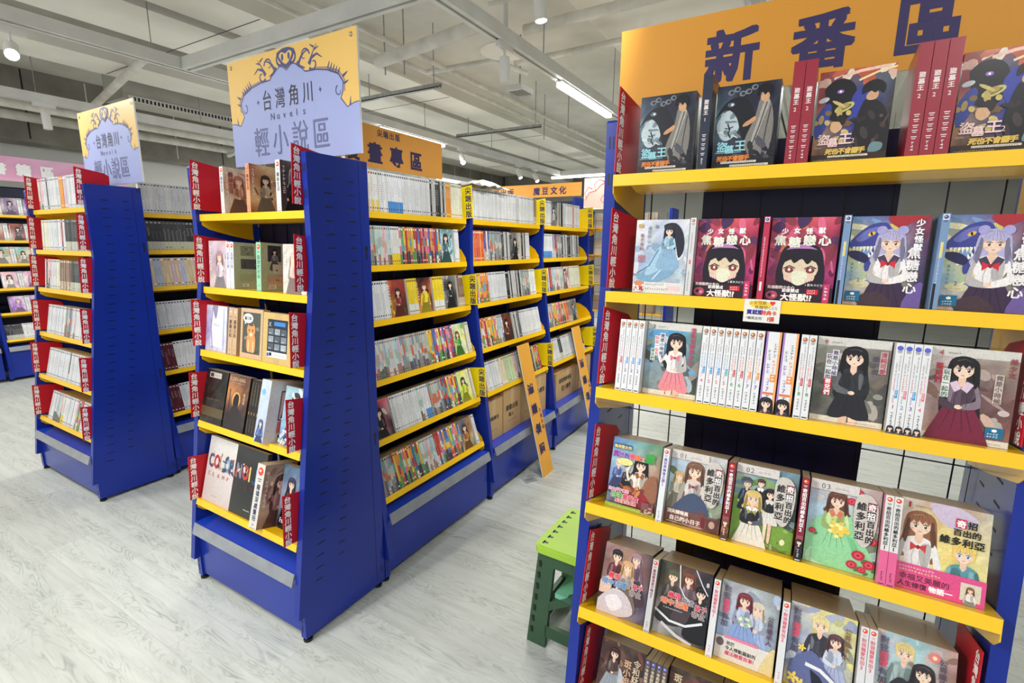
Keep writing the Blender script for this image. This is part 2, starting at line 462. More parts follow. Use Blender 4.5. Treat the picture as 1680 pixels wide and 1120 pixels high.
def badge(a, x, y):
    a.rect(x, y, .026, .021, rgb(20, 110, 150)); a.ell(x + .013, y + .0155, .004, .0028, WHT)
    a.tiny(x + .003, y + .0068, .02, .0044, WHT); a.tiny(x + .003, y + .0018, .02, .0044, WHT)


# ------------------------------------------------------------------ cover designs (w 0.13, h 0.185)
W, H = 0.131, 0.184


def c_raven():
    a = Art(W, H); a.bg([[rgb(40, 52, 72), rgb(22, 26, 38), rgb(46, 50, 70)], [rgb(96, 128, 140), rgb(40, 44, 60), rgb(20, 22, 34)], [rgb(60, 72, 92), rgb(40, 42, 52), rgb(28, 28, 40)], [rgb(20, 22, 32)] * 3], seed=3)
    a.blob([(.012, .075), (.004, .1), (.018, .125), (.036, .13), (.05, .115), (.052, .09), (.04, .07), (.024, .064)], rgb(186, 200, 206))
    strokes(a, [rgb(150, 170, 180), rgb(210, 220, 222), rgb(120, 140, 150)], 12, 3, .6, (.008, .07, .05, .125))
    a.blob([(.0, .112), (.014, .14), (.036, .156), (.062, .152), (.078, .13), (.088, .1), (.1, .07), (.07, .05), (.056, .08), (.046, .112), (.03, .13), (.014, .128)], rgb(18, 20, 28))
    a.ell(.032, .142, .008, .005, rgb(90, 104, 122)); a.ell(.034, .142, .003, .003, rgb(220, 226, 230))
    for i in range(7): a.ell(.03 + i * .012, .168 + .006 * math.sin(i * 2), .007, .006, rgb(120, 128, 138)); a.ell(.031 + i * .012, .168 + .006 * math.sin(i * 2), .004, .0035, rgb(40, 44, 60))
    a.stroke([(.028, .1), (.033, .088), (.03, .08), (.036, .07)], .003, rgb(30, 34, 44)); a.stroke([(.022, .092), (.03, .09), (.04, .094)], .002, rgb(30, 34, 44))
    a.blob([(.092, .15), (.11, .146), (.122, .1), (.118, .04), (.1, .02), (.074, .03), (.066, .06), (.084, .11)], rgb(128, 124, 118))
    a.blob([(.1, .14), (.112, .14), (.1, .1), (.086, .05), (.08, .06), (.092, .11)], rgb(168, 164, 156)); a.stroke([(.106, .14), (.094, .09), (.08, .04)], .0025, rgb(70, 68, 68)); a.stroke([(.114, .13), (.108, .08), (.104, .03)], .0025, rgb(66, 66, 68))
    a.blob([(.094, .145), (.106, .14), (.11, .156), (.1, .162), (.092, .156)], rgb(206, 160, 122)); a.blob([(.084, .155), (.086, .174), (.104, .18), (.116, .168), (.112, .152), (.106, .16), (.1, .155), (.094, .162)], rgb(14, 14, 20))
    a.blob([(.064, .1), (.074, .106), (.084, .112), (.086, .104), (.072, .094), (.06, .092)], rgb(206, 150, 108))
    strokes(a, [rgb(24, 28, 42), rgb(60, 60, 74), rgb(14, 16, 24)], 26, 8, .9, (.05, .0, W, .06))
    for i, (ch, sz, dy) in enumerate((('盜', .024, .002), ('墓', .019, -.002), ('王', .025, .002))): a.text(ch, .008 + i * .019, .038 + dy, sz, rgb(150, 210, 224), bold=.05)
    a.stroke([(.005, .037), (.062, .037)], .0012, rgb(160, 200, 210)); a.rect(0, 0, W, .02, rgb(24, 22, 26))
    for i, ch in enumerate('死也不會罷手'): a.text(ch, .01 + i * .0115, .0185, .0125, rgb(220, 130, 56), bold=.09, slant=.1)
    a.rect(.02, .0125, .075, .0045, rgb(214, 208, 200)); a.tiny(.021, .0128, .07, .004, BLK); a.rect(.04, .005, .08, .0045, rgb(214, 208, 200)); a.tiny(.041, .0053, .075, .004, BLK)
    return a


def c_gold(full=True):
    a = Art(W, H); a.bg([[rgb(170, 60, 60), rgb(120, 100, 90), rgb(90, 100, 120)], [rgb(150, 60, 60), rgb(50, 60, 140), rgb(60, 60, 70)], [rgb(190, 150, 90), rgb(40, 50, 130), rgb(60, 40, 36)], [rgb(110, 70, 50), rgb(60, 44, 36), rgb(50, 34, 32)]], seed=5)
    strokes(a, [rgb(220, 170, 150), rgb(200, 90, 60), rgb(230, 220, 200)], 14, 2, 1.3, (.0, .15, W, H))
    a.stroke([(.04, .17), (.07, .178), (.12, .182)], .006, rgb(236, 190, 170)); a.stroke([(.07, .16), (.1, .172), (.131, .178)], .004, rgb(240, 214, 160))
    a.blob([(.016, .13), (.012, .15), (.03, .166), (.052, .164), (.066, .148), (.068, .12), (.06, .09), (.034, .084), (.018, .1)], rgb(18, 14, 20)); a.ell(.04, .142, .006, .004, rgb(150, 110, 190)); a.ell(.04, .142, .002, .002, WHT)
    a.blob([(.0, .09), (.018, .12), (.028, .11), (.02, .07), (.004, .05)], rgb(50, 66, 150)); a.blob([(.062, .13), (.08, .15), (.09, .12), (.08, .08), (.064, .1)], rgb(52, 62, 156))
    a.ell(.05, .11, .018, .008, rgb(200, 190, 110), .4); a.ell(.05, .11, .013, .004, rgb(90, 100, 40), .4); a.ell(.012, .128, .01, .005, rgb(200, 206, 210), .3)
    strokes(a, [rgb(190, 160, 90), rgb(214, 190, 110), rgb(120, 90, 50)], 22, 6, .7, (0, .04, .06, .12))
    a.blob([(.03, .08), (.044, .086), (.05, .07), (.04, .06), (.03, .066)], rgb(214, 170, 130)); a.blob([(.034, .084), (.044, .096), (.056, .086), (.05, .074), (.044, .082)], rgb(34, 24, 24))
    a.blob([(.082, .118), (.1, .12), (.12, .1), (W, .05), (.12, .0), (.08, .02), (.07, .06)], rgb(26, 22, 26)); a.blob([(.088, .12), (.102, .12), (.106, .132), (.096, .138), (.086, .13)], rgb(206, 160, 124))
    a.blob([(.078, .132), (.08, .15), (.1, .158), (.116, .146), (.114, .13), (.106, .138), (.1, .132), (.09, .138)], rgb(16, 12, 16)); strokes(a, [rgb(40, 30, 30), rgb(66, 50, 44)], 14, 4, .8, (.07, .0, W, .09))
    a.blob([(.1, .018), (.12, .02), (.122, .034), (.104, .036)], rgb(110, 140, 146))
    for i, (ch, sz, dy) in enumerate((('盜', .023, .002), ('墓', .019, -.003), ('王', .024, .001))): a.text(ch, .008 + i * .019, .036 + dy, sz, rgb(240, 208, 204), bold=.05, outline=(rgb(120, 50, 50), .0008))
    a.text('2', .068, .037, .014, rgb(236, 200, 196))
    a.rect(0, 0, W, .017, rgb(52, 34, 28))
    for i, ch in enumerate('死也不會罷手'): a.text(ch, .024 + i * .0115, .0175, .0125, rgb(226, 190, 90), bold=.09, slant=.15)
    a.rect(.03, .0105, .07, .004, rgb(220, 214, 200)); a.tiny(.031, .0107, .066, .0036, BLK)
    a.tiny(.004, .0045, .06, .003, rgb(220, 190, 90)); a.tiny(.004, .03, .014, .002, WHT)
    return a


def c_bluegirl():
    a = Art(W, H); a.bg([[rgb(226, 226, 226), rgb(200, 208, 222), rgb(224, 226, 230)], [rgb(220, 222, 226), rgb(160, 178, 204), rgb(214, 220, 228)], [rgb(168, 190, 214), rgb(150, 180, 206), rgb(190, 200, 214)], [rgb(206, 216, 226), rgb(196, 206, 214), rgb(216, 216, 210)]], seed=9)
    strokes(a, [rgb(150, 180, 210), rgb(228, 232, 238), rgb(180, 196, 216)], 26, 4, 1.2, (0, .03, W, .12))
    a.blob([(.07, .17), (.098, .175), (.118, .15), (.122, .11), (.11, .09), (.1, .13), (.08, .15)], rgb(34, 34, 48))
    a.blob([(.06, .12), (.09, .125), (.105, .09), (.1, .05), (.06, .03), (.01, .035), (.03, .06), (.05, .085)], rgb(126, 166, 198)); a.blob([(.056, .11), (.08, .12), (.084, .08), (.05, .05), (.03, .05)], rgb(166, 200, 222))
    a.stroke([(.06, .11), (.04, .07), (.01, .05)], .003, rgb(90, 130, 170)); a.stroke([(.08, .1), (.07, .06), (.05, .035)], .003, rgb(206, 224, 236))
    figure(a, .084, .146, .021, rgb(36, 36, 52), rgb(150, 190, 216), rgb(140, 176, 206), rgb(90, 90, 120), long=1.9, arms='front')
    a.text('看不見的', .012, .14, .0105, rgb(150, 60, 60), vert=True, gap=1.05); a.text('戀', .008, .078, .021, rgb(206, 70, 90)); a.text('達到妳心', .03, .158, .0105, rgb(90, 96, 120), vert=True); a.text('與', .048, .162, .01, rgb(90, 96, 120))
    a.rect(.03, .0, W - .03, .028, rgb(220, 222, 224)); a.tiny(.034, .02, .05, .005, rgb(60, 70, 120)); a.tiny(.034, .008, .08, .006, rgb(70, 60, 70)); a.rect(.09, .008, .03, .012, rgb(226, 200, 210))
    a.ell(.016, .017, .014, .014, WHT); a.ell(.016, .024, .012, .007, rgb(220, 140, 90)); a.text('大', .003, .006, .013, rgb(190, 40, 60), bold=.05); a.text('賞', .016, .006, .013, rgb(190, 40, 60), bold=.05)
    a.rect(.006, .165, .012, .008, rgb(200, 170, 90))
    return a


def c_pink():
    a = Art(W, H); a.bg([[rgb(196, 60, 90), rgb(214, 90, 80), rgb(216, 70, 110)], [rgb(150, 44, 90), rgb(120, 40, 80), rgb(140, 44, 70)], [rgb(206, 80, 130), rgb(60, 30, 54), rgb(216, 70, 130)], [rgb(60, 24, 44), rgb(44, 22, 40), rgb(70, 24, 50)]], seed=11)
    strokes(a, [rgb(230, 120, 80), rgb(90, 40, 90), rgb(226, 90, 130), rgb(150, 50, 70)], 26, 5, 1.1, (0, .09, W, H)); strokes(a, [rgb(226, 100, 150), rgb(120, 30, 80)], 14, 7, 1.0, (0, .04, W, .1))
    a.blob([(.05, .184), (.056, .16), (.07, .168), (.076, .184)], rgb(70, 40, 90)); a.blob([(.0, .16), (.014, .176), (.026, .168), (.016, .15)], rgb(80, 40, 90))
    a.blob([(.03, .118), (.06, .13), (.096, .12), (.108, .09), (.112, .05), (.1, .03), (.03, .03), (.018, .055), (.022, .09)], rgb(30, 18, 34))
    a.blob([(.034, .086), (.064, .094), (.094, .086), (.096, .06), (.064, .038), (.034, .056)], rgb(226, 206, 176)); a.blob([(.052, .066), (.076, .066), (.08, .045), (.064, .035), (.05, .044)], rgb(232, 232, 206))
    for q in (-1, 1):
        ex = .064 + q * .0205; a.ell(ex, .069, .0085, .0065, rgb(120, 40, 50)); a.ell(ex, .069, .005, .0052, rgb(160, 70, 64)); a.ell(ex, .07, .0025, .003, WHT); a.stroke([(ex - .011, .072), (ex, .0785), (ex + .011, .073)], .0024, rgb(36, 16, 30))
        for k in range(4): a.ell(.064 + q * (.014 + k * .0045), .046 + k * .0018, .002, .006, rgb(240, 200, 190), -q * .3)
    a.blob([(.03, .09), (.034, .116), (.064, .124), (.096, .116), (.1, .088), (.09, .096), (.078, .082), (.066, .094), (.052, .084), (.042, .096)], rgb(26, 16, 32)); a.blob([(.034, .114), (.064, .126), (.094, .114), (.08, .116), (.05, .116)], rgb(190, 130, 190))
    for i, ch in enumerate('少女怪獸'): a.text(ch, .021 + i * .0235, .1485 + .001 * (i % 2), .0135, WHT, bold=.06)
    for i, (ch, dy) in enumerate(zip('焦糖戀心', (0, -.004, 0, 0))): a.text(ch, .008 + i * .0285, .124 + dy, .024, rgb(240, 240, 226), bold=.07)
    a.rect(0, 0, W, .031, rgb(50, 24, 44)); a.text('焦糖般的少女心', .004, .0265, .0078, rgb(240, 220, 220), bold=.06); a.text('即將變成', .034, .0195, .0085, WHT, bold=.05); a.rect(.082, .0165, .022, .011, rgb(210, 40, 50)); a.tiny(.084, .0175, .018, .004, WHT); a.tiny(.084, .0225, .018, .004, WHT)
    a.text('大怪獸!?', .032, .0015, .017, WHT, bold=.07); a.ell(.014, .0115, .012, .01, rgb(190, 80, 120)); a.ell(.01, .012, .004, .004, rgb(60, 24, 50)); a.ell(.018, .01, .004, .003, rgb(226, 180, 150))
    a.rect(.113, 0, .012, .04, rgb(206, 60, 110)); a.tiny(.115, .004, .008, .032, WHT, vert=True); a.text('I 蒼木スピカ', .078, .0345, .006, WHT)
    return a


def c_dragon():
    a = Art(W, H); a.bg([[rgb(90, 130, 196), rgb(110, 90, 150), rgb(150, 50, 60)], [rgb(236, 214, 110), rgb(190, 200, 200), rgb(80, 50, 90)], [rgb(150, 190, 220), rgb(236, 216, 120), rgb(70, 60, 110)], [rgb(226, 190, 170), rgb(180, 170, 200), rgb(60, 50, 90)]], seed=13)
    strokes(a, [rgb(240, 220, 120), rgb(120, 160, 210), rgb(246, 236, 190)], 26, 6, 1.2, (0, .04, .08, .17))
    a.blob([(.0, .13), (.016, .152), (.036, .168), (.06, .17), (.07, .15), (.06, .12), (.05, .09), (.034, .07), (.03, .09), (.04, .118), (.022, .122), (.004, .118)], rgb(66, 70, 150)); a.blob([(.01, .138), (.03, .158), (.052, .162), (.04, .146), (.02, .132)], rgb(110, 116, 190))
    a.blob([(.062, .184), (.08, .16), (.1, .17), (W, .184)], rgb(170, 40, 50)); a.ell(.036, .148, .007, .004, rgb(240, 190, 60), .5); a.ell(.036, .148, .0018, .004, BLK, .3)
    for i in range(8): a.poly([(.006 + i * .006, .121 + i * .0005), (.011 + i * .006, .122), (.0085 + i * .006, .111 - (i % 2) * .002)], rgb(250, 248, 236)); 
    for i in range(6): a.poly([(.02 + i * .005, .086 + i * .004), (.025 + i * .005, .09 + i * .004), (.019 + i * .005, .098 + i * .004)], rgb(250, 248, 236))
    a.blob([(.0, .112), (.004, .1), (.03, .088), (.036, .1), (.02, .112)], rgb(40, 36, 80))
    figure(a, .07, .112, .04, rgb(186, 180, 220), rgb(244, 238, 238), rgb(60, 40, 70), rgb(150, 130, 90), long=.7, arms='front', bow=rgb(214, 40, 56), collar=rgb(70, 60, 90))
    a.ell(.053, .155, .009, .009, rgb(170, 164, 214)); a.ell(.088, .155, .009, .009, rgb(170, 164, 214))
    a.blob([(.028, .02), (.06, .03), (.086, .0), (.03, 0)], rgb(70, 50, 60))
    a.blob([(.1, 0), (.114, .04), (W, .05), (W, 0)], rgb(110, 90, 160))
    for i, ch in enumerate('少女怪獸'): a.text(ch, .107, .163 - i * .016, .0148, WHT, bold=.06)
    for i, ch in enumerate('焦糖戀心'): a.text(ch, .099, .1 - i * .0235, .0225, rgb(246, 240, 240), bold=.05)
    a.text('蒼木スピカ', .006, .083, .006, rgb(60, 60, 90), vert=True, gap=1.35); a.text('2', .02, .0485, .011, rgb(60, 60, 80)); a.tiny(.004, .041, .03, .002, rgb(60, 60, 80)); badge(a, .0025, .008)
    return a


def c_novel(num, numc, sky, titles, hair, top, low, extra=None, **kw):
    """pale light-novel cover: number top left, figure, upright title labels"""
    a = Art(W, H, rgb(226, 222, 214)); a.bg(sky, seed=len(titles) + ord(num))
    a.rect(0, .166, W, .018, rgb(214, 212, 206)); a.rect(0, 0, W, .012, rgb(226, 220, 208))
    strokes(a, [c for r in sky for c in r], 26, 21, 1.3, (0, .012, W, .16))
    if extra: extra(a)
    figure(a, kw.pop('x', .066), kw.pop('y', .118), kw.pop('s', .036), hair, top, low, **kw)
    a.text(num, .012, .1665, .015, numc); a.tiny(.026, .171, .02, .004, rgb(90, 90, 90)); a.tiny(.07, .004, .05, .0025, rgb(80, 80, 80))
    for t, x, y, sz, tc, bc in titles:
        n = len(t)
        if bc: a.rect(x - .001, y - (n - 1) * sz * 1.05 - .001, sz + .002, n * sz * 1.05 + .001, bc)
        a.text(t, x, y, sz, tc, vert=True, gap=1.05, bold=.05)
    return a


def c_swim():
    return c_novel('3', rgb(60, 120, 90), [[rgb(190, 210, 220), rgb(70, 150, 200), rgb(150, 170, 150)], [rgb(90, 160, 210), rgb(60, 150, 200), rgb(130, 140, 130)], [rgb(150, 170, 180), rgb(120, 140, 140), rgb(60, 70, 66)], [rgb(120, 140, 150), rgb(150, 140, 130), rgb(70, 76, 70)]],
                   [('竟是小時候', .034, .146, .0105, rgb(70, 60, 110), rgb(236, 238, 240)), ('玩在一起的', .022, .14, .0095, rgb(214, 90, 110), rgb(236, 238, 240)), ('哥兒們', .0135, .107, .0095, rgb(60, 150, 70), rgb(236, 238, 240)), ('清純可愛美少女', .106, .165, .0125, rgb(190, 70, 100), None)],
                   rgb(30, 26, 32), rgb(238, 232, 232), rgb(230, 140, 150), x=.074, y=.12, s=.036, legs=True, arms='up', long=1.5, bow=rgb(226, 120, 136))


def c_black():
    return c_novel('9', rgb(200, 70, 90), [[rgb(196, 190, 180), rgb(150, 146, 136), rgb(150, 140, 130)], [rgb(140, 140, 130), rgb(110, 108, 100), rgb(130, 120, 110)], [rgb(90, 92, 86), rgb(110, 106, 100), rgb(84, 80, 74)], [rgb(110, 110, 100), rgb(70, 70, 66), rgb(90, 86, 80)]],
                   [('竟是小時候', .03, .146, .0105, rgb(90, 80, 120), rgb(232, 230, 230)), ('玩在一起的', .0195, .137, .0105, rgb(90, 80, 100), rgb(232, 230, 230)), ('哥兒們', .0205, .083, .0115, WHT, rgb(206, 50, 70)), ('清純可愛', .114, .15, .011, rgb(180, 60, 90), rgb(180, 172, 164)), ('美少女', .1, .14, .0125, rgb(90, 80, 100), None)],
                   rgb(26, 22, 28), rgb(46, 48, 54), rgb(34, 34, 40), x=.07, y=.125, s=.038, legs=True, arms='front', long=2.0, flip=-1)


def c_haori():
    a = c_novel('4', rgb(200, 80, 90), [[rgb(206, 196, 186), rgb(190, 176, 166), rgb(170, 150, 140)], [rgb(210, 190, 190), rgb(120, 96, 92), rgb(130, 110, 100)], [rgb(190, 160, 150), rgb(90, 60, 60), rgb(120, 84, 76)], [rgb(220, 180, 160), rgb(110, 70, 66), rgb(150, 110, 96)]],
                [('玩在一起的', .022, .13, .0105, rgb(60, 120, 80), rgb(236, 230, 230)), ('哥兒們', .009, .14, .013, rgb(200, 50, 70), None), ('竟是小時候', .1, .128, .0105, rgb(110, 90, 90), rgb(206, 190, 180)), ('美少女', .116, .16, .012, rgb(150, 70, 80), None)],
                rgb(26, 22, 26), rgb(96, 74, 92), rgb(120, 30, 60), x=.052, y=.125, s=.038, arms='front', long=2.4, collar=rgb(226, 200, 220))
    badge(a, .095, .016); return a


def c_food():
    a = Art(W, H); a.bg([[rgb(80, 130, 180), rgb(110, 160, 170), rgb(90, 140, 100)], [rgb(150, 190, 220), rgb(190, 200, 190), rgb(170, 140, 120)], [rgb(110, 140, 190), rgb(150, 110, 90), rgb(150, 90, 70)], [rgb(110, 110, 130), rgb(120, 60, 60), rgb(110, 90, 90)]], seed=31)
    for x, y, s, h, t in ((.022, .108, .018, rgb(220, 200, 190), rgb(90, 110, 170)), (.047, .1, .016, rgb(110, 120, 140), rgb(50, 50, 60))): figure(a, x, y, s, h, t, short=True, simple=True, arms='front')
    figure(a, .082, .108, .03, rgb(34, 30, 34), rgb(232, 220, 206), rgb(110, 60, 50), long=.8, arms='up', collar=rgb(150, 90, 60))
    a.blob([(.1, .09), (.125, .1), (W, .04), (.1, .02), (.094, .06)], rgb(150, 100, 74)); a.blob([(.04, .05), (.07, .062), (.1, .05), (.12, .02), (.06, .02)], rgb(150, 40, 50))
    strokes(a, [rgb(200, 120, 60), rgb(226, 180, 90), rgb(120, 60, 40)], 14, 8, .7, (.02, .045, .1, .07))
    a.rect(.003, .156, .05, .013, rgb(40, 90, 150)); a.text('無用聖女的', .005, .1575, .0095, rgb(250, 226, 120), bold=.05)
    for ch, x, sz, c in (('異', .004, .0165, rgb(150, 60, 160)), ('世', .0205, .0145, rgb(130, 70, 180)), ('界', .034, .0145, rgb(110, 80, 190)), ('美', .05, .0155, rgb(230, 90, 120)), ('食', .0655, .0155, rgb(240, 120, 60)), ('之', .0815, .01, rgb(230, 90, 70)), ('旅', .091, .026, rgb(60, 160, 70))):
        a.text(ch, x, .1345, sz, c, bold=.09, outline=(WHT, .0012))
    a.ell(.04, .124, .021, .009, rgb(250, 240, 150)); a.tiny(.024, .124, .03, .005, rgb(190, 60, 60)); a.tiny(.028, .118, .026, .004, rgb(90, 70, 60))
    a.text('日本女子高生', .004, .044, .0095, rgb(220, 60, 130), bold=.05, outline=(WHT, .0009)); a.text('召喚', .012, .0275, .0165, rgb(100, 170, 60), bold=.07, outline=(WHT, .0012)); a.text('愛與食', .045, .0275, .0145, rgb(214, 60, 90), bold=.07, outline=(WHT, .0012)); a.text('享受美味冒險', .026, .0165, .0095, rgb(214, 60, 60), bold=.05, outline=(WHT, .0009))
    a.rect(0, 0, W, .011, rgb(150, 170, 60)); a.tiny(.01, .002, .1, .006, rgb(230, 226, 120)); a.rect(.097, .004, .03, .028, rgb(130, 80, 80)); strokes(a, [rgb(220, 180, 160), rgb(90, 50, 60)], 6, 3, .5, (.1, .006, .126, .03))
    return a


def c_vict(num, extra, sky, **kw):
    a = Art(W, H, rgb(222, 216, 208)); a.bg(sky, seed=40 + int(num)); strokes(a, [c for r in sky for c in r], 30, int(num), 1.2, (0, 0, W, .15)); extra(a)
    a.rect(0, .163, .09, .021, rgb(216, 210, 206)); a.text(num, .02, .165, .0165, rgb(90, 74, 80), gap=1.05); a.tiny(.046, .169, .03, .004, rgb(110, 90, 96))
    a.blob([(.088, .165), (.102, .172), (.118, .165), (.127, .14), (.124, .09), (.11, .06), (.094, .07), (.086, .1), (.084, .14)], rgb(206, 200, 192))
    a.rect(.1075, .139, .016, .017, rgb(130, 40, 50)); a.text('奇', .108, .14, .015, WHT, bold=.05); a.rect(.1075, .1205, .016, .017, rgb(60, 52, 52)); a.text('招', .108, .1215, .015, WHT, bold=.05)
    a.text('百出的', .108, .104, .0155, rgb(44, 38, 40), vert=True, bold=.06, gap=1.08); a.text('維多利亞', .088, .137, .0185, rgb(44, 38, 40), vert=True, bold=.05, gap=1.12)
    return a


def e01(a):
    figure(a, .024, .11, .02, rgb(214, 180, 120), rgb(200, 190, 170), long=.6, simple=True)
    figure(a, .06, .122, .036, rgb(130, 92, 70), rgb(214, 206, 196), rgb(70, 80, 110), long=1.9, arms='down', bow=rgb(150, 90, 110))
    a.blob([(.03, .06), (.06, .085), (.09, .07), (.1, .03), (.02, .03)], rgb(70, 82, 112)); a.rect(0, 0, W, .037, rgb(120, 74, 66)); strokes(a, [rgb(150, 100, 90), rgb(100, 60, 54)], 12, 3, .9, (0, 0, W, .035))
    a.text('頂尖諜報員', .005, .026, .0105, rgb(246, 236, 226), bold=.06); a.text('自己的小日子', .012, .0095, .0125, rgb(250, 244, 236), bold=.04); a.tiny(.006, .003, .09, .004, WHT); a.rect(.088, .008, .009, .024, rgb(120, 30, 44)); a.rect(.1, .004, .026, .028, rgb(90, 60, 60)); a.ell(.113, .02, .007, .009, rgb(200, 160, 140))


def e02(a):
    a.blob([(0, .1), (.05, .13), (.09, .1), (.08, .04), (0, .03)], rgb(110, 160, 60)); a.blob([(0, 0), (.06, .02), (W, .0), (W, .05), (0, .07)], rgb(120, 160, 60)); strokes(a, [rgb(240, 236, 190), rgb(80, 130, 40), rgb(170, 200, 90)], 20, 5, .6, (0, .0, W, .08))
    figure(a, .026, .13, .018, rgb(110, 110, 120), rgb(44, 56, 96), short=True, simple=True, hat=rgb(74, 74, 84), legs=True); figure(a, .055, .138, .016, rgb(80, 52, 44), rgb(44, 44, 50), short=True, simple=True, collar=WHT, legs=True)
    figure(a, .077, .116, .02, rgb(34, 26, 30), rgb(34, 36, 44), rgb(226, 222, 214), long=1.0, legs=True, collar=rgb(220, 220, 216)); figure(a, .042, .094, .029, rgb(232, 200, 120), rgb(36, 40, 48), rgb(232, 226, 214), eye=rgb(90, 110, 150), long=.5, arms='front', collar=rgb(240, 236, 226), bow=rgb(170, 160, 80))


def e03(a):
    a.blob([(.02, .1), (.07, .12), (.1, .08), (W, .0), (0, 0), (.0, .06)], rgb(150, 214, 160)); a.blob([(.01, .03), (.05, .05), (.08, .03), (.07, 0), (.01, 0)], rgb(190, 234, 196)); a.blob([(.05, .05), (.08, .075), (.1, .05), (.08, .02)], rgb(120, 196, 140))
    figure(a, .053, .13, .031, rgb(110, 64, 50), rgb(196, 224, 140), rgb(150, 214, 160), long=.5, arms='front', collar=rgb(216, 120, 90))
    for i in range(16): a.ell(.06 + .012 * math.cos(i * 2.4) * (i / 12 + .4), .085 + .01 * math.sin(i * 2.4) * (i / 12 + .4), .005, .004, rgb(240, 206, 80) if i % 3 else rgb(250, 236, 150))
    for x, y, r in ((.078, .15, .009), (.09, .172, .008), (.1, .04, .012), (.12, .025, .011), (.09, .018, .01), (.122, .075, .009), (.108, .012, .008), (.012, .07, .007)):
        a.ell(x, y, r, r * .85, rgb(190, 36, 60)); a.ell(x, y, r * .6, r * .5, rgb(220, 80, 96)); a.ell(x, y, r * .25, r * .2, rgb(150, 20, 44)); a.ell(x + r, y - r * .8, r * .6, r * .3, rgb(70, 120, 60), .6)


def c_vpink():
    a = Art(W + .012, H, rgb(236, 232, 224)); a.bg([[rgb(220, 216, 206), rgb(170, 130, 100), rgb(200, 190, 176)], [rgb(206, 190, 170), rgb(240, 220, 140), rgb(226, 214, 170)], [rgb(232, 224, 200), rgb(236, 220, 130), rgb(226, 210, 140)], [rgb(226, 200, 190)] * 3], seed=51)
    a.blob([(.045, .18), (.09, .184), (.125, .16), (.08, .14)], rgb(206, 190, 214)); figure(a, .034, .114, .042, rgb(150, 98, 66), rgb(240, 236, 232), rgb(236, 230, 224), eye=rgb(110, 120, 60), long=1.3, arms='down', bow=rgb(206, 60, 60), flip=1)
    figure(a, .106, .078, .034, rgb(238, 206, 110), rgb(90, 150, 160), eye=rgb(80, 150, 190), short=True, arms='front', flip=-1)
    a.text('I', .012, .166, .015, rgb(190, 40, 50), bold=.1); a.tiny(.022, .169, .03, .004, rgb(120, 80, 80))
    a.rect(.0885, .1455, .0165, .0175, rgb(206, 40, 60)); a.text('奇', .0895, .147, .015, WHT, bold=.06); a.text('招', .1065, .147, .0155, BLK, bold=.05); a.text('百出的', .085, .13, .0145, BLK, bold=.05); a.text('維多利亞', .0655, .1105, .0172, BLK, bold=.05, gap=1.02)
    a.rect(0, 0, W + .012, .052, rgb(226, 80, 140)); a.tiny(.006, .043, .06, .005, WHT); a.tiny(.006, .036, .07, .0055, rgb(250, 240, 150)); a.text('幸福又美麗的', .008, .02, .0135, rgb(110, 30, 60), bold=.03); a.text('人生修復', .006, .006, .012, rgb(70, 24, 40), bold=.04); a.text('物語一', .057, .006, .0125, WHT, bold=.08)
    a.rect(.105, .008, .031, .034, rgb(220, 210, 190)); figure(a, .12, .025, .01, rgb(150, 98, 66), rgb(240, 236, 232), long=1.0, simple=True)
    return a


